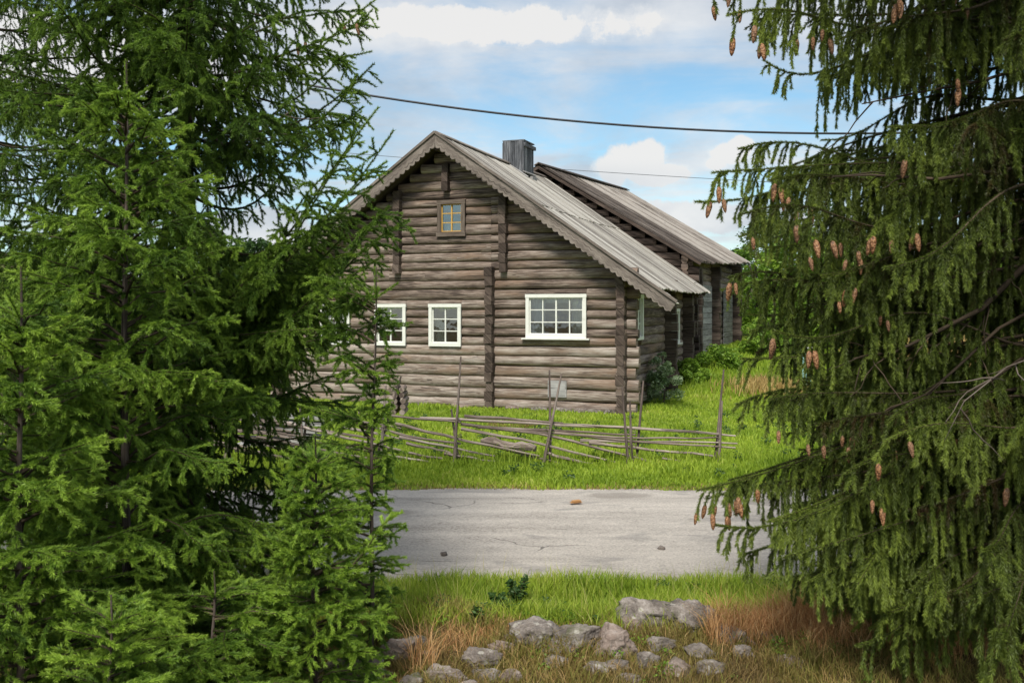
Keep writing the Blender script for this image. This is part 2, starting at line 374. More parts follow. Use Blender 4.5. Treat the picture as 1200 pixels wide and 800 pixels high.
for x_ in rx:
    a, b_ = edge(x_, 8.42, -.012, .3), edge(x_, 12.65, .0, 1.7)
    for j in range(rows):
        q = j / (rows - 1); vs.append((x_, a + (b_ - a) * q, .012 + .03 * math.sin(math.pi * q)))
fs = [(i * rows + j, (i + 1) * rows + j, (i + 1) * rows + j + 1, i * rows + j + 1) for i in range(len(rx) - 1) for j in range(rows - 1)]
me = bpy.data.meshes.new('road'); me.from_pydata(vs, [], fs); me.materials.append(M['road'])
o = bpy.data.objects.new('road', me); C.objects.link(o)
tag(o, 'worn pale grey road with darker worn streaks', 'road', kind='structure')

# ------------------------------------------------------------------ log farmhouse
YAW = -R(21); CORNER = (2.70, 22.0, 0)
house = empty('log_farmhouse', CORNER, YAW, label='weathered brown log farmhouse with white windows and silver board roof', cat='house')
HW = 9.7; RX = -4.72; RZ = 6.75; SL = .701
def roof_z(x): return RZ - SL * abs(x - RX)
def log(mb, a, b, nrm, rz=.124, rn=.10, step=.3, seed=0, val=None, jit=1.0):
    "one hewn log from a to b, outer face towards nrm"
    a, b, nrm = Vector(a), Vector(b), Vector(nrm); d = (b - a); L = d.length
    if L < .04: return
    d /= L; n = max(1, int(L / step)); up = Vector((0, 0, 1)); val = random.random() if val is None else val
    prof = [(-1.0, -.55), (-.70, -.85), (0, -1), (.30, -.96), (.68, -.82), (.95, -.46), (1, .0), (.93, .45), (.66, .82), (.30, .97), (0, 1), (-.70, .85), (-1.0, .55)]
    k = len(prof); vs = []; fs = []; uvs = []; o1, o2 = random.random() * 90, random.random() * 90
    ph = [random.random() * 6.28 for _ in range(4)]; tp = random.uniform(-.10, .10)
    cum = [0]
    for i in range(1, k + 1):
        p0, p1 = prof[i - 1], prof[i % k]; cum.append(cum[-1] + math.hypot((p1[0] - p0[0]) * rn, (p1[1] - p0[1]) * rz))
    for i in range(n + 1):
        q = i / n; s = q * L
        wz = jit * (.010 * math.sin(s * .9 + ph[0]) + .005 * math.sin(s * 2.7 + ph[1]))
        wr = 1 + jit * (.035 * math.sin(s * 1.4 + ph[2]) + .03 * math.sin(s * 3.9 + ph[3]) + tp * (q - .5))
        for (pn, pz) in prof:
            r_ = 1 + random.uniform(-.025, .025) * jit
            vs.append(a + d * s + nrm * (pn * rn * wr * r_) + up * (pz * rz * (1 if pn < .3 else wr) * r_ + wz))
    for i in range(n):
        for j in range(k):
            j2 = (j + 1) % k; fs.append((i * k + j, (i + 1) * k + j, (i + 1) * k + j2, i * k + j2))
            u0, u1 = o1 + i * L / n, o1 + (i + 1) * L / n
            uvs.append([(u0, o2 + cum[j]), (u1, o2 + cum[j]), (u1, o2 + cum[j + 1]), (u0, o2 + cum[j + 1])])
    mb.add(vs, fs, uvs, val, True)
    for base in (0, n * k):
        ring = [vs[base + j] for j in range(k)]
        mb.add(ring, [tuple(range(k))], [[(o1 + q_.dot(nrm) * .3, o2 + q_.z) for q_ in ring]], val * .5)
CO = .236
WINS = dict(A=(-2.52, -.99, 1.74, 2.80), B=(-5.14, -4.25, 1.50, 2.57), Cc=(-6.70, -5.80, 1.50, 2.57), D=(-8.33, -7.45, 1.50, 2.57), G=(-4.90, -4.14, 4.28, 5.18))
mb = MB(); z = .10; hh = CO
while z < RZ - .3:
    if z + .1 < roof_z(0): a0, a1 = -HW - .24 + random.uniform(-.03, .03), .24 + random.uniform(-.05, .04)
    else:
        half = (RZ - .22 - z - .05) / SL; a0, a1 = RX - half, RX + half
    if a1 - a0 > .3:
        hit = [q for q in WINS.values() if z - hh / 2 < q[3] - .06 and z + hh / 2 > q[2] + .06]; cuts = sorted((q[0], q[1]) for q in hit)
        for wx0, wx1, z0, z1 in hit:                              # logs notched above and below the openings
            for lo, hi in ((z - hh / 2, min(z + hh / 2, z0 + .05)), (max(z - hh / 2, z1 - .05), z + hh / 2)):
                if hi - lo > .03: log(mb, (wx0 - .01, .11, (lo + hi) / 2), (wx1 + .01, .11, (lo + hi) / 2), (0, -1, 0), rz=(hi - lo) / 2 + .003, rn=.10)
        cur = a0; vv = random.random()
        # hewn logs are pieced at the cross walls
        joints = [j for j in (-3.455, -6.3) if a0 < j < a1] if z < 5.3 else []
        spans = []
        for c0, c1 in cuts: spans.append((cur, c0)); cur = c1
        spans.append((cur, a1))
        for s0, s1 in spans:
            js = [j for j in joints if s0 < j < s1]; pts = [s0] + js + [s1]
            for q0, q1 in zip(pts[:-1], pts[1:]):
                log(mb, (q0 + .004, .11, z), (q1 - .004, .11, z), (0, -1, 0), rn=.105 + random.uniform(-.012, .012), rz=hh / 2 + .004, val=min(1, max(0, vv * .5 + random.random() * .35 + (.20 if z < 1.6 else 0))))
    h2_ = CO * random.uniform(.84, 1.16) if z > 1.0 else CO * random.uniform(.95, 1.25); z += (hh + h2_) / 2; hh = h2_
mb.build('front_wall', M['log'], house)
def side_wall(x, nx, y0, y1, ztop, name, mat, holes=(), zb=.10, par=house, off=CO / 2):
    mb = MB(); z = zb + off
    while z < ztop:
        cur = y0 - .22 + random.uniform(-.03, .02); 
        for c0, c1, z0, z1 in sorted(holes):
            if z0 - .09 < z < z1 + .09:
                log(mb, (x - nx * .11, cur, z), (x - nx * .11, c0, z), (nx, 0, 0), rz=CO / 2 + .01); cur = c1
        log(mb, (x - nx * .11, cur, z), (x - nx * .11, y1, z), (nx, 0, 0), rz=CO / 2 + .01, rn=.10 + random.uniform(-.012, .012))
        z += CO
    return mb.build(name, mat, par)
side_wall(0, 1, 0, 7.6, 3.25, 'side_wall', M['log_side'], holes=[(.85, 1.50, 1.68, 2.80), (5.2, 6.2, 1.45, 2.45)])
side_wall(-HW, -1, 0, 7.6, 3.25, 'side_wall', M['log_side'])
mb = MB(); z = .1
while z < 3.3:
    log(mb, (-HW, 7.6, z), (0, 7.6, z), (0, 1, 0), step=1.2); z += CO
mb.build('rear_wall', M['log_side'], house)
mb = MB(); mb.box((-HW / 2, 3.8, .02), (HW / 2 - .3, 0, 0), (0, 3.5, 0), (0, 0, .04)); mb.build('floor_boards', M['log_end'], house)
# stacked ends of the cross walls standing out of the facade
def ends(x, y, out, z0, z1, wd, name='cross_wall_ends', par=house, side=False, mat=None):
    mb = MB(); z = z0 + CO / 4
    while z < z1:
        e = out + random.uniform(-.035, .035); r_ = wd / 2 * random.uniform(.88, 1.08)
        j = random.uniform(-.012, .012)
        tw = random.uniform(-.012, .012)
        if side: mb.box((x + e / 2 - .025, y + j, z), (e / 2 + .025, tw, 0), (0, r_, 0), (0, 0, CO / 2 - .005))
        else: mb.box((x + j, y + .06 - e / 2, z), (tw, -(e / 2 + .06), 0), (r_, 0, 0), (0, 0, CO / 2 - .005))
        z += CO
    return mb.build(name, mat or M['log_end'], par)
ends(-3.455, 0, .17, .0, 3.5, .20)
ends(-3.10, 0, .16, 3.40, 5.12, .19)
ends(-6.02, 0, .16, 3.40, 5.35, .19)
ends(-4.66, 0, .14, 5.45, 6.1, .17)
ends(-.11, 0, .26, 0, 3.3, .20, 'corner_log_ends')
ends(-HW + .11, 0, .26, 0, 3.3, .20, 'corner_log_ends')
ends(0, 4.45, .30, 0, 3.2, .20, side=True)
ends(0, 7.15, .30, 0, 3.2, .30, side=True)

# foundation stones
for i in range(16):
    pass
mb = MB()
# ---- roof
def rsag(y): return -.05 * math.sin(math.pi * min(1, max(0, (y + .5) / 8.3))) 
def roof_side(sgn, x_eave, y0, y1, bw, mat, name, par, rx=RX, rz=RZ, sl=SL, rise=0.0, sag=rsag, batten=False, yref=0):
    n = int((y1 - y0) / bw); sn = math.hypot(1, sl); run = abs(x_eave - rx)
    dirv = Vector((sgn, 0, -sl)).normalized(); nr = Vector((sgn * sl, 0, 1)).normalized()
    mb = MB()
    for i in range(n):
        y = y0 + (i + .5) * bw; zr = rz + sag(y) + rise * (y - yref)
        for lay in range(2):
            L = run * sn * (.60 if lay else .47) + random.uniform(-.03, .03)
            st = 0 if lay == 0 else run * sn * .42
            e = random.uniform(-.05, .05) if lay else 0
            if lay == 1: L = run * sn * .58 + e
            o0 = Vector((rx, y, zr)) + dirv * st + nr * (.025 if lay == 0 else .006); 
            tl = random.uniform(-.006, .006)
            a = o0 + nr * random.uniform(0, .010); bb = o0 + dirv * L + nr * (random.uniform(0, .008) + (0 if lay == 0 else 0))
            mid = (a + bb) / 2; d = (bb - a) / 2
            mb.box(mid, d, Vector((0, bw / 2 * (.93 if not batten else .93), tl)), nr * .013, min(1, max(0, random.gauss(.5, .30) if not batten else random.gauss(-.05, .10) + .30 * (y > 11.3))))
        if batten and i % 1 == 0:
            a = Vector((rx, y + bw / 2, zr)) + nr * .05; L = run * sn + random.uniform(-.05, .05); bb = a + dirv * L
            mb.box((a + bb) / 2, (bb - a) / 2, Vector((0, bw * .24, 0)), nr * .02, random.uniform(.1, .5) if y < 11.3 else random.uniform(.55, 1))
    # understructure, just below the boards
    o1 = mb.build(name, mat, par)
    mb = MB()
    for i in range(6):
        ya = y0 + .04 + (y1 - y0 - .08) * i / 6; yb = y0 + .04 + (y1 - y0 - .08) * (i + 1) / 6; ym = (ya + yb) / 2
        za = rz + sag(ym) + rise * (ym - yref)
        a = Vector((rx, ym, za - .055)); bb = a + dirv * (run * sn - .12)
        mb.box((a + bb) / 2, (bb - a) / 2, Vector((0, (yb - ya) / 2 - .003, 0)), nr * .028)
    mb.build('roof_underside', M['log_end'], par)
roof_side(1, .72, -.5, 7.75, .165, M['roof'], 'right_roof', house)
roof_side(-1, RX * 2 - .72, -.5, 7.75, .165, M['roof'], 'left_roof', house)
mb = MB(); mb.bar((RX - .06, -.52, RZ + .035), (RX - .06, 3.6, RZ + .0), .16, .03, up=(-.55, 0, 1)); mb.bar((RX + .07, -.52, RZ + .035), (RX + .07, 3.6, RZ + .0), .15, .03, up=(.7, 0, 1))
mb.bar((RX - .06, 3.6, RZ + .0), (RX - .06, 7.7, RZ + .03), .16, .03, up=(-.55, 0, 1)); mb.bar((RX + .07, 3.6, RZ), (RX + .07, 7.7, RZ + .03), .15, .03, up=(.7, 0, 1))
mb.build('ridge_boards', M['barge'], house)
def barge(sgn, xe, name):
    mb = MB(); sn = math.hypot(1, SL); L = abs(xe - RX) * sn; d = Vector((sgn, 0, -SL)).normalized(); dn = Vector((-sgn * SL, 0, -1)).normalized()
    n = int(L / .0283); o = Vector((RX, -.535, RZ + .06)); th = Vector((0, -.016, 0)); o2 = random.random() * 9
    top = []; bot = []
    for i in range(n + 1):
        u_ = L * i / n; w_ = .25 + .062 * abs(math.sin(math.pi * u_ / .17)) ** .8
        if u_ < .25: w_ = min(w_, .31)
        top.append(o + d * u_); q = o + d * u_ + dn * w_; 
        if sgn > 0: q.x = max(q.x, RX + .003)
        else: q.x = min(q.x, RX - .003)
        bot.append(q)
    for i in range(n):
        a, b_, c_, d_ = top[i], top[i + 1], bot[i + 1], bot[i]
        u0, u1 = L * i / n, L * (i + 1) / n
        vs = [a + th, b_ + th, c_ + th, d_ + th, a - th, b_ - th, c_ - th, d_ - th]
        mb.add(vs, [(0, 3, 2, 1), (4, 5, 6, 7), (0, 1, 5, 4), (3, 7, 6, 2)], [[(u0, o2), (u0, o2 + .3), (u1, o2 + .3), (u1, o2)], [(u0, o2), (u1, o2), (u1, o2 + .3), (u0, o2 + .3)], [(u0, o2), (u1, o2), (u1, o2 + .03), (u0, o2 + .03)], [(u0, o2), (u0, o2 + .03), (u1, o2 + .03), (u1, o2)]], .5)
    a, c_ = top[-1], bot[-1]
    mb.add([a + th, a - th, c_ - th, c_ + th], [(0, 1, 2, 3)], [[(0, 0), (0, .03), (.3, .03), (.3, 0)]], .4)
    # cover strip on the upper edge
    mb.bar(top[0] + Vector((0, -.03, .0)) - dn * .0, top[-1] + Vector((0, -.03, .0)), .05, .06, val=.3)
    mb.build(name, M['barge'], house)
barge(1, 1.28, 'bargeboard'); barge(-1, RX * 2 - 1.28, 'bargeboard')
# rafter poles and fascia sticking out under the lower corner
mb = MB(); sn = math.hypot(1, SL)
for k_, (y, xe) in enumerate(((-.40, 1.18), (-.18, 1.05), (.05, .98))):
    mb.tube([(RX + .2, y, roof_z(RX + .2) - .15), (xe, y, roof_z(xe) - .15)], .045, 7, wob=.08)
for y in np.arange(.9, 7.6, .9): mb.tube([(-.6, y, roof_z(-.6) - .14), (.62, y, roof_z(.62) - .14)], .045, 7, wob=.08)
mb.build('rafters', M['log_end'], house)
mb = MB()
for i in range(3): mb.bar((.86 + i * .14, -.50, roof_z(.86 + i * .14) - .04), (.86 + i * .14, .55 - i * .2, roof_z(.86 + i * .14) - .05), .12, .025, up=(.7, 0, 1))
mb.build('eave_boards', M['roof'], house)
# purlins under the front overhang
for x_, dz in ((-.15, .22), (-2.4, .2), (-7.2, .2), (-9.45, .22), (RX, .3)):
    mb = MB(); mb.tube([(x_, -.48, roof_z(x_) - dz), (x_, .2, roof_z(x_) - dz)], .09, 9, wob=.04); mb.build('purlin_end', M['log_end'], house)

# ---- windows
def window(x0, x1, z0, z1, cols, rows, mat, axis='x', wd=.085, old=False, sill=True, curtains=(), label=None, bars=None):
    win = bpy.data.objects.new('window', None); C.objects.link(win); win.parent = house; win.empty_display_size = .1
    if label: win['label'] = label
    cx, cz = (x0 + x1) / 2, (z0 + z1) / 2
    if axis == 'x': win.location = (cx, 0, cz)
    else: win.location = (0, cx, cz); win.rotation_euler = (0, 0, R(90))
    hw, hh = (x1 - x0) / 2, (z1 - z0) / 2
    mb = MB(); yo = -.028
    tw = wd
    for s in (-1, 1): mb.box((s * (hw - tw / 2), yo, 0), (tw / 2, 0, 0), (0, .024, 0), (0, 0, hh - tw), .5, grain=2)
    mb.box((0, yo - .003, hh - tw / 2), (hw + .012, 0, 0), (0, .027, 0), (0, 0, tw / 2), .5); mb.box((0, yo - .002, -hh + tw / 2), (hw, 0, 0), (0, .026, 0), (0, 0, tw / 2), .5)
    # reveal behind the trim
    for s in (-1, 1): mb.box((s * (hw - tw + .012), .09, 0), (.012, 0, 0), (0, .09, 0), (0, 0, hh - tw), .4, grain=2)
    for s in (-1, 1): mb.box((0, .09, s * (hh - tw + .012)), (hw - tw, 0, 0), (0, .09, 0), (0, 0, .012), .4)
    mb.build('frame', M['frame_old'] if old else mat, win)
    iw, ih = hw - tw, hh - tw; mb = MB(); st = .028
    for s in (-1, 1): mb.box((s * (iw - st / 2), .018, 0), (st / 2, 0, 0), (0, .018, 0), (0, 0, ih), .5, grain=2)
    for s in (-1, 1): mb.box((0, .018, s * (ih - st / 2)), (iw - st, 0, 0), (0, .0175, 0), (0, 0, st / 2), .5)
    for c in range(1, cols):
        x_ = -iw + 2 * iw * c / cols; bw = .020 if (cols != 4 or c != 2) else .03
        if cols == 2: bw = .026
        mb.box((x_, .016, 0), (bw / 2 * 1.3, 0, 0), (0, .015, 0), (0, 0, ih - st), .5, grain=2)
    for r in range(1, rows): mb.box((0, .018, -ih + 2 * ih * r / rows), (iw - st, 0, 0), (0, .012, 0), (0, 0, .012), .5)
    mb.build('glazing_bars', mat, win)
    mb = MB(); mb.add([(-iw, .024, -ih), (iw, .024, -ih), (iw, .024, ih), (-iw, .024, ih)], [(0, 1, 2, 3)], [[(0, 0), (1, 0), (1, 1), (0, 1)]], .5); mb.build('pane', M['glass'], win)
    if sill and old:
        mb = MB(); mb.box((0, -.045, -hh + .03), (hw + .02, 0, 0), (0, .03, 0), (0, 0, .05), .5); mb.build('sill', M['frame_old'], win)
    elif sill: 
        mb = MB(); mb.box((0, -.06, -hh - .018), (hw + .09, 0, 0), (0, .06, 0), (0, 0, .018), .5); mb.build('sill', mat, win)
    for (c0, c1, r0, r1, mt) in curtains:
        mb = MB(); n = 14; xa, xb = -iw + 2 * iw * c0, -iw + 2 * iw * c1; za, zb = -ih + 2 * ih * r0, -ih + 2 * ih * r1
        for i in range(n):
            q0, q1 = i / n, (i + 1) / n
            ya, yb = .15 + .02 * math.sin(q0 * 25), .15 + .02 * math.sin(q1 * 25)
            X0, X1 = xa + (xb - xa) * q0, xa + (xb - xa) * q1
            mb.add([(X0, ya, za), (X1, yb, za), (X1, yb, zb), (X0, ya, zb)], [(0, 1, 2, 3)], [[(0, 0), (1, 0), (1, 1), (0, 1)]], .5, True)
        mb.build('curtain', mt, win)
    return win
cu = M['curtain']
window(*WINS['A'], 4, 3, M['white'], curtains=[(0, .26, 0, 1, cu), (.76, 1, 0, 1, cu), (.26, .76, .86, 1, cu)], label='wide white window with twelve panes')
window(*WINS['B'], 2, 3, M['white'], sill=False, curtains=[(0, .44, .0, .66, cu), (.9, 1, 0, 1, cu)], label='white six pane window nearest the projecting log ends')
window(*WINS['Cc'], 2, 3, M['white'], sill=False, curtains=[(.8, 1, 0, 1, cu)], label='white six pane window half behind the spruce')
window(*WINS['D'], 2, 3, M['white'], sill=False, curtains=[(0, .2, 0, 1, cu)], label='white six pane window mostly behind the spruce')
window(*WINS['G'], 2, 3, M['yellow'], old=True, wd=.10, sill=True, curtains=[(0, .36, .6, 1, M['red_cloth']), (.64, 1, .6, 1, M['red_cloth']), (.05, .95, .0, .35, cu)], label='small ochre gable window in brown trim')
window(.85, 1.50, 1.68, 2.80, 2, 3, M['white'], axis='y', sill=False, curtains=[(0, 1, 0, 1, cu)])
window(5.2, 6.2, 1.45, 2.45, 2, 3, M['white'], axis='y', curtains=[(0, 1, 0, 1, cu)])
mb = MB(); mb.box((-1.72, -.014, .52), (.235, 0, 0), (0, .012, 0), (0, 0, .20), .75); mb.box((-1.72, -.030, .52), (.20, 0, 0), (0, .004, 0), (0, 0, .165), .9)
mb.build('wall_hatch', M['grey_board'], house)

# ---- chimney, clad with boards
ch = bpy.data.objects.new('chimney', None); C.objects.link(ch); ch.parent = house; ch.location = (RX + .20, 4.75, RZ - .55)
mb = MB(); w2, d2, h2 = .31, .44, 1.16
mb.box((0, 0, h2 / 2), (w2 - .03, 0, 0), (0, d2 - .03, 0), (0, 0, h2 / 2), .2, grain=2)
for i in range(5):
    x_ = -w2 + (i + .5) * 2 * w2 / 5
    mb.box((x_, -d2, h2 / 2 + .01), (w2 / 5 - .004, 0, 0), (0, .014 + random.uniform(0, .004), 0), (0, 0, h2 / 2 + random.uniform(-.02, .03)), grain=2)
    mb.box((x_, d2, h2 / 2), (w2 / 5 - .004, 0, 0), (0, .014, 0), (0, 0, h2 / 2), grain=2)
for i in range(6):
    y_ = -d2 + (i + .5) * 2 * d2 / 6
    for s in (-1, 1): mb.box((s * (w2 + .01), y_, h2 / 2), (.014, 0, 0), (0, d2 / 6 - .004, 0), (0, 0, h2 / 2 + random.uniform(-.02, .03)), grain=2)
mb.build('chimney_boards', M['chim'], ch)
mb = MB(); mb.box((w2 + .04, .05, h2 - .09), (.035, 0, 0), (0, d2 + .03, 0), (0, 0, .05)); mb.box((0, .05, h2 + .045), (w2 + .03, 0, 0), (0, d2 + .02, 0), (0, 0, .016))
mb.build('chimney_cap', M['chim'], ch)
mb = MB(); mb.bar((-.10, -d2 - .05, .50), (.50, -d2 - .05, .10), .08, .03, val=.9); mb.bar((w2 + .07, -d2 - .06, .26), (w2 + .07, d2, .26), .10, .03, up=(.7, 0, 1), val=.2); mb.bar((w2 + .14, -.1, .12), (w2 + .14, .30, .12), .10, .10, val=.1)
mb.build('chimney_flashing', M['grey_board'], ch)

# ------------------------------------------------------------------ barn wing behind
barn = empty('log_barn', CORNER, YAW, label='taller dark log barn with brown striped board roof behind the house', cat='barn')
BX, BZ, BS, RI = -4.9, 7.16, .615, .047
by0, by1 = 7.98, 18.3
def broof(x, y): return BZ - BS * abs(x - BX) + RI * (y - 7.75)
mb = MB(); z = .1
while z < BZ - .4:                                             # gable wall towards the house, with ends standing out
    half = (BZ - .2 - z) / BS; x1 = min(.30, BX + half); x0 = max(-10.3, BX - half)
    log(mb, (x0, by0, z), (x1 + random.uniform(-.05, .03), by0, z), (0, -1, 0), step=.6, rz=CO / 2 + .01); z += CO
mb.build('gable_wall', M['log_end'], barn)
mb = MB(); z = .22
while z < BZ + .1:
    half = (BZ + .25 - z) / BS; x1 = min(.3, BX + half); x0 = max(-10.3, BX - half)
    log(mb, (x0, by1, z), (x1, by1, z), (0, 1, 0), step=.9); z += CO
mb.build('gable_wall', M['log_side'], barn)
mb = MB(); z = .22
while z < 4.15:
    log(mb, (-.11, by0 - .2, z), (-.11, by1 + .3, z), (1, 0, 0), rz=CO / 2 + .01); z += CO
mb.build('side_wall', M['log_side'], barn)
mb = MB(); z = .22
while z < 4.15: log(mb, (-9.9, by0, z), (-9.9, by1, z), (-1, 0, 0), step=1); z += CO
mb.build('side_wall', M['log_side'], barn)
mb = MB()
for z in np.arange(.5, 3.35, .19): mb.box((.035, 10.4, z), (.014, 0, 0), (0, 1.75, 0), (0, 0, .088), grain=1)
mb.build('cladding', M['grey_board'], barn); mb = MB()
for z in np.arange(.5, 3.35, .19): mb.box((.035, 16.2, z), (.014, 0, 0), (0, 1.2, 0), (0, 0, .088), grain=1, val=.1)
mb.build('cladding', M['grey_board'], barn)
ends(.0, 8.75, .28, 0, 3.7, .24, 'wall_log_ends', barn, side=True); ends(.0, 12.5, .30, 0, 3.9, .24, 'wall_log_ends', barn, side=True); ends(.0, 17.9, .34, 0, 4.1, .26, 'wall_log_ends', barn, side=True)
bsag = lambda y: -.05 * math.sin(math.pi * (y - 7.7) / 12)
roof_side(1, .47, 7.66, 19.5, .40, M['roof_old'], 'right_roof', barn, BX, BZ, BS, RI, bsag, True, 7.75)
roof_side(-1, 2 * BX - .5, 7.66, 19.5, .40, M['roof_old'], 'left_roof', barn, BX, BZ, BS, RI, bsag, True, 7.75)
mb = MB()
for s, xe in ((1, .42), (-1, 2 * BX - .45)):
    a = Vector((BX, 7.62, BZ - .06)); b_ = Vector((xe, 7.62, BZ - BS * abs(xe - BX) - .06)); mb.bar(a, b_, .03, .09, up=(0, 0, 1))
mb.build('bargeboard', M['log_end'], barn)
mb = MB(); mb.bar((BX - .06, 7.6, BZ + .05), (BX - .06, 19.5, BZ + .05 + RI * 11.9), .18, .03, up=(-.6, 0, 1)); mb.bar((BX + .08, 7.6, BZ + .05), (BX + .08, 19.5, BZ + .05 + RI * 11.9), .17, .03, up=(.6, 0, 1))
mb.build('ridge_boards', M['roof_old'], barn)

# ------------------------------------------------------------------ stones
def stone(px, pyb, wpx, hpx, label, group=None, Yoff=0, seed=None, sink=.25, name='boulder', cat='boulder'):
    "boulder whose foot is seen at pixel (px, pyb), wpx wide and hpx tall"
    Y = F * CH / (pyb - HZ) + Yoff; c = P(px, pyb, Y); wr = wpx / F * Y / 2; hr = hpx / F * Y
    rs = np.random.default_rng(seed if seed is not None else int(px * 7 + pyb)); me = bpy.data.meshes.new(name)
    import bmesh
    bm = bmesh.new(); bmesh.ops.create_icosphere(bm, subdivisions=5 if wpx > 30 else 4, radius=1)
    co = np.array([v_.co[:] for v_ in bm.verts]); nf_ = 12; dn = rs.normal(size=(nf_, 3)); dn[:, 2] = np.abs(dn[:, 2]) * .8; dn[0] = (rs.uniform(-.25, .25), rs.uniform(-.3, .1), 1); dn /= np.linalg.norm(dn, axis=1)[:, None]
    off = rs.uniform(.55, .95, nf_); off[0] = rs.uniform(.55, .75); dd = co @ dn.T
    r_ = np.min(np.where(dd > .05, off / np.maximum(dd, .05), 9), axis=1); r_ = np.minimum(r_, 1.08)
    sv = Vector(rs.uniform(0, 99, 3).tolist())
    r_ = r_ * np.array([1 + .20 * mnoise.fractal(Vector(q) * 1.6 + sv, 1, 2, 3) + .09 * mnoise.fractal(Vector(q) * 6 + sv, .8, 2.1, 4) for q in co])
    co = co * r_[:, None]
    co[:, 0] *= wr * 1.35; co[:, 1] *= wr * rs.uniform(.8, 1.1); co[:, 2] *= hr * (.50 + sink)
    for v_, q in zip(bm.verts, co): v_.co = q
    bm.to_mesh(me); bm.free(); me.materials.append(M['stone']); me.polygons.foreach_set('use_smooth', np.ones(len(me.polygons), bool))
    o = bpy.data.objects.new(name, me); C.objects.link(o)
    g0 = float(gh(c.x, Y)); o.location = (c.x, Y, g0 + hr * (.34 if wpx > 32 else .24)); o.rotation_euler = (rs.uniform(-.1, .1), rs.uniform(-.15, .15), rs.uniform(-.5, .5))
    STN.append((c.x, Y, wr)); return tag(o, label, cat, group)
STN = []
GR = 'boulders of the tumbled stone row'
stone(766, 732, 66, 36, 'largest grey boulder with a flat mossy top in the stone row', GR)
stone(812, 737, 54, 32, 'pinkish tan boulder just right of the largest one', GR)
stone(741, 738, 26, 18, 'small pale stone wedged left of the largest boulder', GR)
stone(720, 764, 42, 34, 'pale pointed boulder in front of the largest one', GR)
stone(676, 760, 44, 27, 'dark split boulder left of the pale pointed one', GR)
stone(634, 758, 50, 30, 'tilted pale slab at the middle of the stone row', GR)
stone(757, 776, 24, 24, 'small greenish mossy stone below the pale pointed boulder', GR)
stone(792, 782, 28, 22, 'rounded brown stone below the pinkish boulder', GR)
stone(858, 752, 36, 18, 'flat whitish stone among rusty grass under the right spruce', GR)
stone(871, 768, 18, 14, 'small grey stone just below the flat whitish one', GR)
stone(564, 776, 34, 18, 'half buried grey stone in dry grass left of the tilted slab', GR)
stone(413, 762, 26, 24, 'whitish stone close beside the left spruces', GR)
stone(430, 780, 42, 20, 'dark flat slab below the whitish stone', GR)
stone(437, 796, 34, 17, 'grey brown slab lowest in the left pile', GR)
stone(468, 768, 38, 24, 'mossy grey boulder behind the rusty weeds', GR)
stone(482, 798, 26, 20, 'pale rounded stone at the foot of the rusty weeds', GR)
for (px, py, w_, h_) in ((690, 745, 30, 14), (655, 768, 34, 15), (608, 758, 26, 12), (770, 758, 30, 14), (830, 778, 28, 12), (720, 782, 30, 12), (575, 790, 30, 13), (425, 768, 30, 16), (490, 756, 24, 12), (408, 800, 34, 22), (455, 786, 22, 12), (520, 792, 42, 18), (545, 805, 30, 16), (600, 790, 26, 12), (650, 778, 26, 12), (700, 786, 30, 14), (735, 795, 24, 12), (820, 765, 26, 12), (500, 770, 24, 12), (590, 766, 26, 12), (395, 775, 24, 18), (898, 752, 24, 12), (452, 806, 36, 16), (925, 775, 26, 12)):
    stone(px, py, w_, h_, 'small weathered fieldstone sunk in the dry grass of the row', 'small fieldstones sunk in dry grass', name='fieldstone', cat='stone')
hs = Vector(CORNER); ca, sa = math.cos(YAW), math.sin(YAW)
for i, s in enumerate((-.4, -.75, -1.05, -1.5, -2.1, -2.8, -4.2, -5.3, -6.4)):
    x_, y_ = s, -.10; X = hs.x + ca * x_ - sa * y_; Y = hs.y + sa * x_ + ca * y_
    o = stone(600, 500, 30, 14, 'low pale foundation stone under the bottom log of the house', 'foundation stones along the front wall', seed=50 + i, name='foundation_stone', cat='stone')
    o.location = (X, Y, .02); o.scale = (.7, .5, .5)

# ------------------------------------------------------------------ round pole fence
FY = 14.8
fence = empty('round_pole_fence', (2.0, FY, 0), label='grey round pole fence of slanting rails between roadside grass and house', cat='fence')
fl = Vector(fence.location)
def fpole(pts, r0, r1, mat, name, dy=0, val=None, n=7):
    mb = MB(); q = []
    for i, (px, py) in enumerate(pts): 
        q.append(P(px, py, FY + dy) - fl)
    pp = []; m_ = 7
    for i in range(m_ + 1):                                    # resample and add natural wobble
        s = i / m_ * (len(q) - 1); k_ = min(int(s), len(q) - 2); c_ = q[k_].lerp(q[k_ + 1], s - k_)
        pp.append(c_ + Vector((0, random.uniform(-.008, .008), random.uniform(-.012, .012))))
    mb.tube(pp, [r0 + (r1 - r0) * i / m_ for i in range(m_ + 1)], n, val=val, wob=.1); return mb.build(name, mat, fence)
posts = [((357, 552), (350, 455)), ((352, 548), (362, 470)), ((446, 545), (452, 452)), ((438, 548), (470, 440)),
         ((532, 548), (540, 418)), ((538, 548), (529, 480)), ((636, 548), (658, 438)), ((645, 546), (644, 433)),
         ((737, 560), (729, 452)), ((744, 560), (754, 446)), ((741, 560), (738, 470)), ((837, 553), (848, 432)), ((842, 553), (846, 470)), ((270, 548), (264, 450)), ((262, 548), (276, 462)), ((170, 548), (176, 440)), ((180, 548), (168, 455)), ((60, 548), (66, 440)), ((70, 548), (58, 455))]
for i, (a, b_) in enumerate(posts): fpole((a, b_), .028, .014, M['stake'], 'stake', dy=(.075 if i % 2 else -.075))
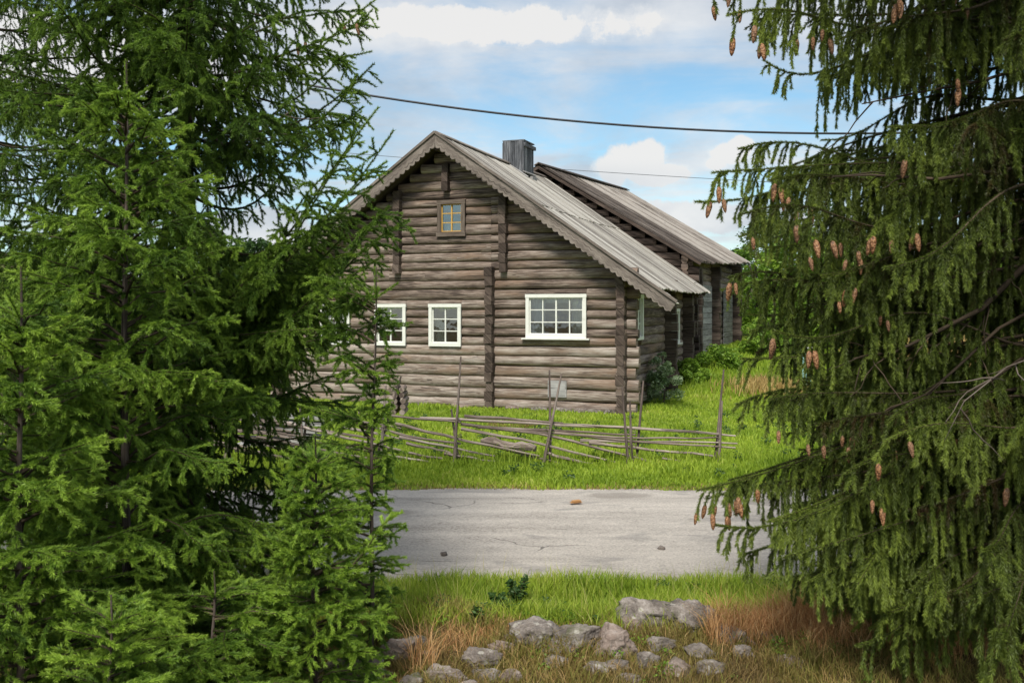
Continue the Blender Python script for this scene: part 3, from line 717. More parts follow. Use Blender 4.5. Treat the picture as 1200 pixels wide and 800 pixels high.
rails = [((452, 494), (532, 513), (632, 534)), ((492, 490), (642, 496), (736, 500)), ((544, 487), (600, 491), (660, 496)), ((468, 511), (528, 524), (580, 534)), ((476, 519), (528, 530)), ((454, 526), (520, 538)), ((454, 533), (516, 543)),
         ((540, 503), (624, 517), (736, 545)), ((540, 496), (646, 510), (730, 532), (806, 552)), ((610, 505), (740, 513), (840, 513)), ((650, 498), (748, 501), (842, 508), (862, 510)), ((680, 516), (746, 517), (864, 519)), ((650, 507), (748, 518), (862, 524)),
         ((690, 519), (748, 525), (836, 534)), ((640, 531), (720, 550)), ((776, 536), (816, 545)), ((520, 531), (580, 541)), ((745, 543), (780, 551)), ((560, 500), (650, 504), (745, 510)), ((590, 526), (660, 544)),
         ((430, 497), (470, 510), (540, 520)), ((410, 524), (470, 538)), ((400, 500), (470, 514)), ((390, 488), (470, 502)), ((420, 484), (540, 494)),
         ((275, 528), (328, 536), (400, 546)), ((278, 515), (331, 526)), ((297, 497), (352, 501)), ((315, 504), (348, 511)), ((278, 511), (341, 517)), ((250, 505), (345, 523)), ((240, 498), (360, 512)), ((200, 490), (350, 507)), ((240, 487), (350, 499)), ((270, 502), (440, 530)), ((290, 490), (440, 515)), ((300, 512), (430, 537)), ((250, 520), (350, 538)), ((320, 492), (470, 528)),
         ((150, 488), (300, 508)), ((140, 498), (290, 524)), ((120, 505), (270, 538)), ((60, 490), (220, 510)), ((30, 500), (180, 528)), ((0, 495), (150, 518)), ((-40, 500), (100, 526)), ((-60, 490), (80, 510)), ((100, 520), (260, 546))]
for i, rl in enumerate(rails):
    fpole(rl, random.uniform(.020, .030), random.uniform(.012, .018), M['pole'], 'rail', dy=random.uniform(-.035, .035), val=random.random())
mb = MB()
for px, ys_ in ((537, (492, 510, 530)), (643, (500, 515, 530)), (741, (505, 520, 537)), (841, (512, 522)), (450, (500, 520)), (355, (500, 520))):
    for py in ys_:
        c_ = P(px, py, FY) - fl; pts = [c_ + Vector((.05 * math.cos(a_), .10 * math.sin(a_), .01 * math.sin(a_ * 2))) for a_ in np.linspace(0, 6.28, 14)]
        mb.tube(pts, .006, 5, val=.3, cap=False)
mb.build('withe_bindings', M['stake'], fence)
# old log and board pile behind the fence
mb = MB(); a, b_ = P(564, 517, 15.6), P(628, 526, 15.3)
mb.tube([a.lerp(b_, q) + Vector((0, 0, .02 * math.sin(q * 9))) for q in np.linspace(0, 1, 9)], [.05, .075, .085, .08, .09, .075, .085, .07, .05], 9, val=.35, wob=.22, smooth=False)
tag(mb.build('fallen_log', M['pole']), 'short split grey log lying in grass behind the fence', 'log')
pile = empty('board_pile', P(330, 510, 16.6), 0, label='stack of bleached grey boards behind the left part of the fence', cat='board pile'); pl = Vector(pile.location)
for k_, (x0, x1, y0, y1) in enumerate(((284, 392, 484, 490), (292, 384, 491, 497), (286, 372, 498, 505), (300, 380, 505, 512), (292, 360, 513, 517), (280, 350, 520, 524))):
    mb = MB(); a = P(x0, y0, 16.6) - pl; b_ = P(x1, y1, 16.5) - pl; mb.bar(a, b_, .32, .055, val=.9); mb.build('board', M['grey_board'], pile)
stack = empty('firewood_stack', P(470, 492, 18.5), 0, label='small stack of split logs against the house behind slanting rails', cat='wood stack'); sl_ = Vector(stack.location)
for i in range(11):
    mb = MB(); zz_ = .06 + i % 6 * .11; xx_ = (i // 6) * .16 - .1 + random.uniform(-.02, .02); mb.tube([(xx_, -.3, zz_), (xx_ + random.uniform(-.03, .03), .35, zz_)], .055, 7, wob=.12); mb.build('split_log', M['pole'], stack).location = (0, 0, .12)

# ------------------------------------------------------------------ wires
def wire(pts, r, name, mat, label, cat):
    mb = MB(); mb.tube(pts, r, 6, cap=False); return tag(mb.build(name, mat), label, cat)
def sagline(a, b_, sag_, n=40): return [a.lerp(b_, i / n) - Vector((0, 0, sag_ * 4 * (i / n) * (1 - i / n))) for i in range(n + 1)]
cx_ = np.array([405, 530, 600, 680, 780, 935]); cy_ = np.array([107, 127, 135, 142.5, 149.5, 156.5]); cf = np.polyfit(cx_, cy_, 2)
wire([P(q, float(np.polyval(cf, q)), 18) for q in np.linspace(-500, 1700, 60)], .022, 'power_cable', M['cable'], 'thick black cable sagging across the sky above the roof', 'cable')
a, b_ = P(597, 182, 45), P(870, 201, 45); d = b_ - a
wire(sagline(a - d * 2.2, b_ + d * 1.5, .5), .014, 'thin_wire', M['wire'], 'thin grey wire low in the sky behind the chimney', 'wire')

# ------------------------------------------------------------------ foliage
class Shoots:
    "needle-bearing pieces of twig: start, end, needle length, tone; and woody tubes"
    def __init__(s): s.a = []; s.b = []; s.t = []; s.mb = MB(); s.tips = []
    def seg(s, a, b, tone): s.a.append(a); s.b.append(b); s.t.append(tone)
def inview(p, m=1.18):
    y_ = np.maximum(p[:, 1], .3); px = p[:, 0] / y_ * F; py = (p[:, 2] - CH) / y_ * F
    return (np.abs(px) < 600 * m) & (py < 362 * m + 40) & (py > -438 * m - 30) & (p[:, 1] > .5)
def needles(S, dens, nl, nw, mat, parent, name='needles'):
    A = np.concatenate(S.a); B = np.concatenate(S.b); T = np.concatenate(S.t)
    o = np.array(parent.location)
    L = np.linalg.norm(B - A, axis=1); vis = inview(A + o)
    dn = np.where(vis, dens, dens * .10); sc = np.where(vis, 1.0, 2.4)
    cnt = rng.poisson(np.maximum(L * dn, .01)); idx = np.repeat(np.arange(len(L)), cnt); n = len(idx)
    D = (B - A) / np.maximum(L, 1e-6)[:, None]
    u = rng.random(n); p = A[idx] + (B - A)[idx] * u[:, None]; d = D[idx]
    r = rng.normal(size=(n, 3)); r[:, 2] += .25; r -= (r * d).sum(1)[:, None] * d; r /= np.linalg.norm(r, axis=1)[:, None] + 1e-9
    an = np.radians(rng.uniform(26, 56, n))[:, None]; nd = d * np.cos(an) + r * np.sin(an)
    ln = nl * rng.uniform(.75, 1.15, n) * sc[idx]; ww = nw * sc[idx] * .5
    side = np.cross(nd, rng.normal(size=(n, 3))); side /= np.linalg.norm(side, axis=1)[:, None] + 1e-9
    V = np.empty((n, 3, 3)); V[:, 0] = p - side * ww[:, None]; V[:, 1] = p + side * ww[:, None]; V[:, 2] = p + nd * ln[:, None]
    val = np.clip(T[idx] + rng.normal(0, .09, n), 0, 1)
    return tri_mesh(name, V.reshape(-1, 3), mat, val, parent), n
def unit(v_): return v_ / (np.linalg.norm(v_) + 1e-9)
def spruce_branch(S, p0, tip, arch, hang, dens=1.0, bare=.12, thick=.016, seclen=.36, sp=.05, tsp=.032, tone=.4, fresh_lit=.35, cones=0, tl=.075):
    "p0, tip: branch foot and tip; arch: height of the middle above the chord; hang: 0 flat sprays .. 1 hanging tassels"
    L = np.linalg.norm(tip - p0); n = max(4, int(L / .10)); tt = np.linspace(0, 1, n + 1)
    h = np.array([tip[0] - p0[0], tip[1] - p0[1], 0.]); h = unit(h); sd_ = np.array([-h[1], h[0], 0.])
    wig = rng.normal(0, .022 * L, 3)
    ax = p0 + (tip - p0) * tt[:, None]; ax[:, 2] += arch * np.sin(math.pi * tt ** .8) + wig[2] * np.sin(tt * 9); ax += sd_ * (wig[0] * 3 * np.sin(tt * 3.1) + wig[1] * np.sin(tt * 8))[:, None]
    bt = tone + rng.normal(0, .15)
    S.mb.tube(ax.tolist(), [.0025 + thick * (1 - q) ** 1.3 for q in tt], 5, cap=False)
    k0 = int(n * max(bare, .35 if hang > .4 else .2))
    S.seg(ax[k0:-1], ax[k0 + 1:], np.linspace(bt, bt + fresh_lit, n - k0))  # tone rises to the tip: new growth plus painted contrast of lit tips
    ns = max(3, int(L * (1 - bare) / sp * dens)); ts = np.sort(rng.uniform(bare, .985, ns)); old = hang > .7
    for i, q in enumerate(ts):
        s = q * n; k = min(int(s), n - 1); p = ax[k] + (ax[k + 1] - ax[k]) * (s - k); d = unit(ax[k + 1] - ax[k])
        side = sd_ * (1 if i % 2 else -1)
        prof = min(1, (q - bare) * 4 + .35) * (1 - q) ** .75
        sl = (seclen * L * prof + .06) * rng.uniform(.65, 1.2); sl = min(sl, .62 if hang < .4 else .46)
        if old: sl = (.10 + .27 * min(1, (1 - q) * 3.5 + .1)) * rng.uniform(.35, 1.45)
        d0 = unit(side * (rng.uniform(.2, 1.0) if old else 1.0) + d * rng.uniform(.5, .9) + np.array([0, 0, rng.normal(0, .10)]))
        m_ = max(2, int(sl / .05)); st = sl / m_; pts = [p]; dd = d0
        hg = hang * rng.uniform(.7, 1.2)
        for j in range(m_):
            g = min(.95, hg * (.8 if old else .55) * (1 if j else .6))
            dd = unit(dd * (1 - g * .8) + np.array([0, 0, -1.]) * g + rng.normal(0, .05, 3)); pts.append(pts[-1] + dd * st)
        pts = np.array(pts); st_t = bt + fresh_lit * (.25 + .75 * q) * .6 + rng.normal(0, .07)
        S.seg(pts[:-1], pts[1:], np.linspace(st_t - .10, st_t + fresh_lit * .6, m_))
        if sl > .2 and not old: S.mb.tube(pts[::2].tolist() if m_ > 3 else pts.tolist(), .003, 3, cap=False)
        S.tips.append(pts[-1])
        nt = int(sl / tsp * dens * (.7 if old else 1))
        if nt:
            tq = rng.uniform(.04, .93, nt) * m_; kk = np.minimum(tq.astype(int), m_ - 1); bp = pts[kk] + (pts[kk + 1] - pts[kk]) * (tq - kk)[:, None]
            dv = (pts[kk + 1] - pts[kk]) / st
            rr = np.cross(dv, np.array([0, 0, 1.]) if hang < .3 else rng.normal(size=3)); rr /= np.linalg.norm(rr, axis=1)[:, None] + 1e-9
            rr *= np.where(np.arange(nt) % 2, 1, -1)[:, None]
            td = dv * .85 + rr * (.55 if old else .8) + rng.normal(0, .10, (nt, 3)); td[:, 2] -= hang * 1.1 - .05; td /= np.linalg.norm(td, axis=1)[:, None]
            tlg = tl * rng.uniform(.55, 1.25, nt) * (1.15 - tq / m_ * .5)
            S.seg(bp, bp + td * tlg[:, None] * .5, np.clip(st_t + fresh_lit * rng.uniform(-.1, .4, nt), 0, 1)); S.seg(bp + td * tlg[:, None] * .5, bp + td * tlg[:, None], np.clip(st_t + fresh_lit * rng.uniform(.4, 1.0, nt), 0, 1))
    return ax
def trunk(S_mb, H, r0, lean=(0, 0), z0=-.1, n=9):
    pts = [(lean[0] * (i / n) + .01 * math.sin(i), lean[1] * i / n, z0 + (H - z0) * i / n) for i in range(n + 1)]
    S_mb.tube(pts, [r0 * (1 - .94 * i / n) + .004 for i in range(n + 1)], 9, wob=.05)
NTOT = 0
def spruce(loc, H, base_r, reach, n_wh, label, mat, z_lo=.15, hang=.15, rise=.12, lean=(0, 0), dens=1.0, tone=.3, fresh_lit=.35, nd=900, nl=.017, nw=.0036, seclen=.36, sp=.055, tsp=.034, extra=(), skip=None, per=5, topz=None, arch=.05, tl=.075, name='spruce_tree', azpref=None, leader=.28, bare=.12, qexp=1.0):
    global NTOT
    root = empty(name, (loc[0], loc[1], float(gh(loc[0], loc[1]))), label=label, cat='spruce tree')
    S = Shoots(); tk = MB(); trunk(tk, H, base_r, lean); 
    org = np.array([lean[0], lean[1], 0.])
    for w_i in range(n_wh):
        q = (w_i + rng.uniform(.0, .6)) / n_wh; z0 = z_lo + (H - leader - z_lo) * q ** qexp
        for b_i in range(per):
            az = rng.uniform(0, 2 * math.pi) if azpref is None else azpref(q)
            zb = z0 + rng.uniform(-.08, .08); r_ = reach(zb, az) * rng.uniform(.78, 1.1)
            if r_ < .05: continue
            dr = rise(q) if callable(rise) else rise
            p0 = org * (zb / H) + np.array([0, 0, zb]); tip = p0 + np.array([math.cos(az) * r_, math.sin(az) * r_, r_ * (dr + rng.normal(0, .07))])
            if skip is not None and skip(tip + np.array(root.location), p0 + np.array(root.location)): continue
            spruce_branch(S, p0, tip, arch * r_ * rng.uniform(.3, 1.4), hang, dens, thick=.004 + .006 * r_, seclen=seclen, sp=sp, tsp=tsp, tone=tone, fresh_lit=fresh_lit, tl=tl, bare=bare)
    # leader shoot and its top whorl
    top = org + np.array([0, 0, H]); pb = org * (1 - leader / H) + np.array([0, 0, H - leader])
    S.seg(np.array([pb]), np.array([top]), np.array([tone + fresh_lit]))
    for a_ in range(5):
        az = a_ * 1.256 + rng.uniform(-.2, .2); l_ = leader * rng.uniform(.45, .75); e = pb + np.array([math.cos(az) * l_, math.sin(az) * l_, l_ * .65]); S.seg(np.array([pb]), np.array([e]), np.array([tone + fresh_lit])); S.mb.tube([pb.tolist(), e.tolist()], .003, 3, cap=False)
    for (zs, tip, ar, hg) in extra:
        tip = np.array(tip) - np.array(root.location); p0 = np.array([0, 0, zs]) + org * (zs / H)
        spruce_branch(S, p0, tip, ar, hg, dens, bare=.08, thick=.014, seclen=.26, sp=sp * .8, tsp=tsp, tone=tone + .05, fresh_lit=fresh_lit, tl=tl)
    tk.build('trunk', M['bark'], root)
    S.mb.build('branches', M['twig'], root)
    _, n = needles(S, nd, nl, nw, mat, root, 'crown'); NTOT += n
    return root, S
def cone_prof(r, reach, H): return lambda z, az: max(.0, reach * (1 - z / H) ** .8)
# -- young spruces on the left
YN, DN, ON = M['needle_young'], M['needle_dark'], M['needle_old']
YK = dict(nl=.025, nw=.0048, nd=1350, sp=.076, tsp=.062, tl=.115, seclen=.42)
spruce((-2.47, 6.0), 4.07, .032, lambda z, a: 1.22 * (1 - z / 4.25) ** .66 + .05, 26, 'young bright green spruce standing tallest in front of the old left spruce', YN, per=6, hang=.42, rise=lambda q: .0 + .40 * q, tone=.28, fresh_lit=.46, bare=.04, skip=lambda tip, p0: (lambda px, py: px > 222 and 490 < py < 600 and rng.random() < .85)(600 + tip[0] / tip[1] * F, HZ - (tip[2] - CH) / tip[1] * F), **YK)
spruce((-2.62, 5.0), 2.72, .026, lambda z, a: 1.0 * (1 - z / 2.85) ** .62, 18, 'young spruce at the left edge with its leader below mid height', YN, per=6, hang=.34, rise=lambda q: .05 + .40 * q, tone=.30, fresh_lit=.46, bare=.04, **YK)
spruce((-1.97, 4.6), 1.10, .012, lambda z, a: .50 * (1 - z / 1.2) ** .6, 9, 'smallest spruce sapling low at the bottom left', YN, per=6, hang=.06, rise=lambda q: .15 + .35 * q, tone=.36, fresh_lit=.46, leader=.16, bare=.04, **YK)
spruce((-1.0, 6.6), 2.75, .015, lambda z, a: (.26 + (.30 + .35 * (1.3 < z < 2.6)) * max(0, -math.cos(a))) * (1 - z / 2.9) ** .42 * (1.0 if z < .9 or z > 1.9 else .75), 15, 'slim young spruce with a thin visible stem in front of the white house windows', YN, lean=(.04, 0), per=6, hang=.36, rise=lambda q: .0 + .50 * q, tone=.22, fresh_lit=.40, leader=.22, bare=.04, **YK)
spruce((-1.22, 5.8), 1.72, .016, lambda z, a: (.45 + .05 * math.cos(a)) * (1 - z / 1.9) ** .5, 13, 'bushy young spruce with a tip reaching over the road edge', YN, per=8, hang=.30, rise=lambda q: .12 + .38 * q, tone=.32, fresh_lit=.46, extra=[(.85, P(466, 604, 5.75), -.06, .05), (.75, P(436, 655, 5.7), -.05, .05)], leader=.2, bare=.04, **YK)
spruce((-1.75, 5.5), .95, .014, lambda z, a: .66 * (1 - z / 1.3) ** .5, 8, 'low spruce sapling in the dark between the bigger left spruces', YN, per=6, hang=.15, rise=.1, tone=.25, fresh_lit=.36, leader=.15, bare=.04, **YK)
# -- old spruces on the left
def skipL(tip, p0):
    px = 600 + tip[0] / tip[1] * F; py = HZ - (tip[2] - CH) / tip[1] * F
    return (px > 285 and 175 < py < 270) or (px > 425 and 270 < py < 440) or px > 445 or (px > 240 and 645 < py < 705) or (px > 228 and 505 < py < 590 and rng.random() < .85)
OK_ = dict(qexp=1.6, nl=.026, nw=.0052, nd=1150, sp=.070, tsp=.065, tl=.12, bare=.06)
old1, So1 = spruce((-2.75, 7.9), 11.5, .085, lambda z, a: (1.75 if z < 5.5 else 1.75 * (11.6 - z) / 6.1), 50, 'old tall spruce with arching hanging branches behind the young left ones', DN, per=6, z_lo=.3, hang=.5, rise=-.16, arch=-.10, tone=.16, fresh_lit=.40, skip=skipL, azpref=lambda q: rng.uniform(-2.9, .5) if rng.random() < .75 else rng.uniform(0, 6.28),
       extra=[(2.3, P(449, 128, 6.9), -.30, .30), (2.1, P(463, 150, 6.8), -.32, .30), (2.5, P(425, 165, 7.0), -.28, .35), (2.5, P(392, 205, 7.0), -.25, .4), (2.2, P(440, 200, 6.8), -.25, .4), (2.3, P(478, 262, 6.8), -.18, .45), (2.2, P(462, 245, 6.6), -.18, .45), (2.3, P(450, 300, 6.7), -.12, .5), (2.2, P(425, 330, 6.8), -.10, .55), (2.0, P(440, 372, 6.8), -.08, .55), (2.6, P(380, 262, 6.9), -.15, .5), (2.4, P(410, 275, 7.1), -.15, .5), (5.0, P(190, 40, 6.3), -.2, .5), (4.8, P(235, 20, 6.4), -.2, .5), (4.6, P(205, 95, 6.4), -.2, .5), (4.4, P(250, 90, 6.6), -.2, .5), (4.3, P(180, 120, 6.6), -.2, .5), (5.2, P(130, 10, 6.6), -.2, .5), (4.0, P(230, 170, 6.6), -.2, .5), (5.2, P(260, -20, 6.6), -.2, .5), (4.9, P(320, 20, 6.9), -.2, .5), (4.3, P(446, 0, 7.6), -.16, .35), (4.5, P(430, 20, 7.2), -.16, .35), (4.1, P(440, 75, 7.5), -.30, .4), (3.9, P(415, 95, 7.2), -.28, .4), (3.6, P(425, 125, 7.4), -.28, .5), (3.5, P(372, 150, 7.7), -.35, .6), (4.0, P(400, 60, 7.0), -.3, .5), (3.1, P(400, 255, 7.3), -.2, .45), (2.95, P(360, 300, 7.1), -.2, .5), (2.7, P(395, 330, 7.6), -.15, .6), (2.6, P(350, 340, 7.1), -.15, .6), (2.3, P(395, 400, 7.5), -.1, .6), (1.9, P(380, 470, 7.3), -.1, .6), (1.6, P(400, 520, 7.3), -.05, .6), (2.9, P(330, 300, 7.5), -.15, .6), (2.75, P(410, 300, 7.0), -.2, .5), (2.45, P(370, 360, 7.1), -.15, .6), (2.3, P(330, 385, 7.3), -.12, .6), (2.1, P(412, 385, 7.1), -.15, .6), (2.0, P(350, 430, 7.2), -.1, .6), (1.8, P(405, 440, 7.3), -.12, .6), (1.2, P(370, 600, 7.2), -.05, .6), (1.0, P(300, 610, 7.2), -.05, .6), (.8, P(330, 680, 7.1), .0, .5)], **OK_)
spruce((-5.1, 8.3), 10, .13, lambda z, a: 2.0 if z < 6 else 2.0 * (10.1 - z) / 4.1, 30, 'tall dark spruce just outside the left edge', DN, per=6, z_lo=.4, hang=.55, rise=-.10, arch=-.08, tone=.16, fresh_lit=.3, azpref=lambda q: rng.normal(-.5, 1.0), nl=.022, nw=.0055, nd=460, sp=.08, tsp=.055, tl=.12)
# -- big old spruce on the right
RT = (3.95, 6.7)
rp = [(0.2, 1.6), (.5, 1.9), (1.0, 2.15), (1.35, 2.1), (1.7, 2.0), (2.0, 2.1), (2.5, 2.2), (3.1, 2.3), (3.5, 2.2), (3.8, 1.75), (4.2, 1.8), (4.8, 2.3), (6, 2.2), (9, 1.3), (12, .1)]
def reachR(z, a):
    b = float(np.interp(z - .25, [q[0] for q in rp], [q[1] for q in rp])); return b * (1 if math.cos(a) < 0 else .8) * .97
def skipR(tip, p0):
    px = 600 + tip[0] / tip[1] * F; py = HZ - (tip[2] - CH) / tip[1] * F
    lim = np.interp(py, [-200, 0, 60, 105, 150, 190, 240, 300, 340, 400, 470, 520, 560, 600, 700, 760, 900], [800, 815, 880, 930, 930, 870, 825, 850, 850, 860, 885, 900, 940, 900, 890, 960, 1000])
    return px < lim or (1035 < px < 1165 and 280 < py < 440 and rng.random() < .85) or (1085 < px < 1150 and 600 < py < 700 and rng.random() < .7)
hero = [(4.9, P(818, -10, 6.3), -.10, .75), (4.7, P(850, 25, 6.0), -.05, .8), (4.4, P(900, 60, 6.4), -.1, .8), (3.75, P(872, 180, 6.3), -.12, .75), (3.5, P(815, 232, 6.4), .08, .75), (3.45, P(842, 200, 6.1), .05, .8), (3.1, P(860, 260, 5.9), .02, .8),
        (2.75, P(846, 345, 6.5), .0, .8), (2.55, P(858, 330, 6.1), .05, .85), (2.3, P(868, 420, 6.3), -.05, .8), (1.95, P(876, 478, 6.2), .05, .8), (1.75, P(905, 470, 5.9), .08, .85),
        (1.55, P(822, 574, 6.0), .10, .85), (1.45, P(835, 590, 6.2), .10, .9), (1.3, P(850, 610, 5.9), .12, .9), (1.15, P(880, 650, 6.1), .12, .9), (1.0, P(940, 690, 5.9), .1, .9), (1.2, P(935, 560, 6.3), .05, .8), (.95, P(1000, 690, 5.7), .1, .85), (.9, P(1080, 700, 5.6), .1, .85),
        (1.35, P(960, 600, 5.8), .1, .9), (1.3, P(900, 610, 6.0), .12, 1), (1.1, P(915, 655, 5.8), .15, 1), (1.05, P(960, 660, 6.1), .15, 1), (.95, P(1010, 670, 6.0), .15, 1), (.85, P(1060, 690, 5.8), .12, 1), (.8, P(1120, 690, 5.5), .1, 1), (1.0, P(1150, 640, 5.3), .1, .9), (1.6, P(850, 560, 6.3), .12, .95), (2.0, P(940, 440, 6.3), .05, .9), (1.8, P(950, 500, 6.0), .05, .95), (1.5, P(1000, 560, 5.7), .1, .9), (3.3, P(900, 215, 6.2), .05, .85), (3.0, P(900, 290, 6.4), .05, .85), (2.2, P(900, 380, 6.0), .05, .9)]
old2, So2 = spruce(RT, 12, .17, reachR, 40, 'big old spruce hung with brown cones at the right edge', ON, per=7, z_lo=.75, hang=.80, rise=-.18, arch=.02, tone=.20, fresh_lit=.40, skip=skipR, extra=hero, azpref=lambda q: rng.normal(math.pi * 1.12, 1.2), nl=.026, nw=.0050, nd=1350, sp=.049, tsp=.085, tl=.12, bare=.08, qexp=1.6)
# cones
def cone_mesh():
    mb = MB(); prof = [(0, .006), (.008, .013), (.03, .0185), (.06, .0175), (.09, .012), (.108, .004)]
    mb.tube([(0, 0, -z_) for z_, r_ in prof], [r_ for z_, r_ in prof], 9, wob=.06); o = mb.build('cone', M['cone']); return o
c0 = cone_mesh(); first = True
def add_cones(root, pts):
    global first
    for p in pts:
        if first: c = c0; first = False
        else: c = c0.copy(); C.objects.link(c)
        c.parent = root; c.location = p.tolist(); c.rotation_euler = (random.uniform(-.2, .2), random.uniform(-.2, .2), random.uniform(0, 6)); s = random.uniform(.7, 1.15); c.scale = (s, s, s)
tips = np.array(So2.tips); wp = tips + np.array(old2.location)
px = 600 + wp[:, 0] / wp[:, 1] * F; py = HZ - (wp[:, 2] - CH) / wp[:, 1] * F
sel = np.where((wp[:, 1] < 6.25) & (px < 1190) & (py > -10) & (py < 620))[0]
wgt = np.exp(-(px[sel] - 830) / 75) + .06; wgt /= wgt.sum()
seeds = rng.choice(sel, 44, replace=False, p=wgt); ids = []
for q in seeds:                                               # cones hang in bunches near the branch ends
    near_ = sel[np.argsort(np.linalg.norm(wp[sel] - wp[q], axis=1))[:rng.integers(1, 4)]]; ids += [k_ for k_ in near_ if k_ not in ids]
add_cones(old2, tips[ids[:98]])
tips = np.array(So1.tips); wp = tips + np.array(old1.location); px = 600 + wp[:, 0] / wp[:, 1] * F; py = HZ - (wp[:, 2] - CH) / wp[:, 1] * F
sel = np.where((px > 340) & (px < 420) & (py < 60) & (py > 0))[0]
if len(sel) > 3: add_cones(old1, tips[rng.choice(sel, 4, replace=False)])
# bare limbs and dead twigs inside the big right spruce
mb = MB()
def limb(mb, pts, r0, r1, twigs=5, col=None):
    pts = [np.array(q) - np.array(RL) for q in pts]; m_ = len(pts); mb.tube([q.tolist() for q in pts], [r0 + (r1 - r0) * i / (m_ - 1) for i in range(m_)], 7, wob=.05)
    for k_ in range(twigs):
        s = rng.uniform(.2, .98) * (m_ - 1); j = min(int(s), m_ - 2); p = pts[j] + (pts[j + 1] - pts[j]) * (s - j); d = unit(pts[j + 1] - pts[j]); dd = unit(d + rng.normal(0, .5, 3) + np.array([0, 0, -.35])); l_ = rng.uniform(.2, .55); tp = [p]
        for _ in range(5): dd = unit(dd + rng.normal(0, .18, 3)); tp.append(tp[-1] + dd * l_ / 5)
        mb.tube([q.tolist() for q in tp], [.006 - .0008 * i for i in range(6)], 4, cap=False)
RL = tuple(old2.location)
limb(mb, [P(1270, 250, 6.7), P(1190, 322, 6.5), P(1150, 362, 6.4), P(1105, 385, 6.3), P(1050, 412, 6.3), P(1000, 420, 6.3)], .026, .006, 11)
limb(mb, [P(1270, 330, 6.6), P(1170, 385, 6.4), P(1120, 432, 6.3), P(1085, 462, 6.2), P(1040, 480, 6.2)], .014, .004, 9)
limb(mb, [P(1260, 230, 6.6), P(1170, 272, 6.5), P(1120, 305, 6.4), P(1070, 338, 6.4), P(1010, 360, 6.4)], .013, .004, 8)
limb(mb, [P(1260, 60, 6.6), P(1150, 95, 6.4), P(1080, 108, 6.3), P(1010, 122, 6.3)], .014, .004, 6)
limb(mb, [P(1240, 190, 6.3), P(1100, 210, 6.0), P(1020, 205, 6.2), P(950, 208, 6.3)], .014, .004, 6)
mb.build('bare_limbs', M['twig'], old2)
mb = MB()
limb(mb, [P(1260, 400, 6.2), P(1180, 430, 5.7), P(1130, 470, 5.4), P(1105, 520, 5.6)], .006, .0025, 6)
mb.build('dead_branch', M['dead_twig'], old2)
RL = tuple(old1.location); mb = MB()
limb(mb, [P(215, 740, 7.6), P(260, 745, 7.0), P(300, 738, 6.6)], .010, .004, 9); mb.build('dead_branch', M['dead_twig'], old1); mb = MB()
limb(mb, [P(215, 640, 7.6), P(270, 650, 7.2), P(320, 640, 6.9)], .009, .003, 10); mb.build('dead_branch', M['dead_twig'], old1); mb = MB()
limb(mb, [P(215, 100, 7.8), P(240, 155, 7.6), P(262, 170, 7.5), P(300, 158, 7.4), P(345, 128, 7.4)], .020, .008, 6)
mb.build('dead_branch', M['dead_twig'], old1)
print('needles', NTOT, flush=True)

# ------------------------------------------------------------------ broadleaf trees and shrubs
def leaves_mesh(cent, rad, nleaf, size, mat, parent, name='crown', shell=.55, flat=.8):
    "leaf-sized faces through lumpy clumps"
    cnt = np.maximum(1, (nleaf * rad ** 2 / (rad ** 2).sum())).astype(int); idx = np.repeat(np.arange(len(rad)), cnt); n = len(idx)
    d = rng.normal(size=(n, 3)); d /= np.linalg.norm(d, axis=1)[:, None]; r = rad[idx] * (shell + (1 - shell) * rng.random(n) ** .5) * rng.uniform(.75, 1.15, n)
    p = cent[idx] + d * r[:, None] * np.array([1, 1, flat])
    a = rng.normal(size=(n, 3)); a[:, 2] *= .6; a /= np.linalg.norm(a, axis=1)[:, None]; b = np.cross(a, rng.normal(size=(n, 3))); b /= np.linalg.norm(b, axis=1)[:, None]
    s = size * rng.uniform(.6, 1.3, n)[:, None]
    V = np.stack([p - a * s, p + b * s * .45, p + a * s, p - b * s * .45], 1).reshape(-1, 3)
    q = np.arange(n) * 4; T = np.stack([q, q + 1, q + 2, q, q + 2, q + 3], 1).reshape(-1, 3)
    tone = np.clip(rng.normal(.45, .16, len(rad))[idx] + rng.normal(0, .15, n), 0, 1)
    return tri_mesh(name, V, mat, np.repeat(tone, 2), parent, T)
def broad(x, y, H, W, label, mat, name='leafy_tree', nl=9000, size=.11, cat='tree', group=None, clumps=46, low=.10, tr=.10):
    z0 = float(gh(x, y)); root = empty(name, (x, y, z0), label=label, cat=cat, group=group)
    mb = MB(); mb.tube([(0, 0, -.1), (.05, 0, H * .3), (-.05, .05, H * .65), (0, 0, H * .9)], [tr, tr * .8, tr * .5, .02], 7, wob=.05)
    cs = []; rs = []
    for i in range(clumps):
        q = rng.uniform(low, 1); wz = math.sin(math.pi * min(1, q * .85 + .12)) ** .6; a = rng.uniform(0, 6.28); rr = W * wz * rng.uniform(.2, .85)
        c = np.array([math.cos(a) * rr, math.sin(a) * rr, H * q * .93]); cs.append(c); rs.append(rng.uniform(.16, .34) * W * (1.15 - q * .6))
        if i % 3 == 0: mb.tube([(0, 0, max(.1, c[2] * .55)), (c * np.array([.5, .5, .85])).tolist(), c.tolist()], [tr * .3, tr * .2, .008], 4, cap=False)
    mb.build('trunk', M['bark'], root); leaves_mesh(np.array(cs), np.array(rs), nl, size, mat, root); return root
LF, LD = M['leaf'], M['leaf_dark']
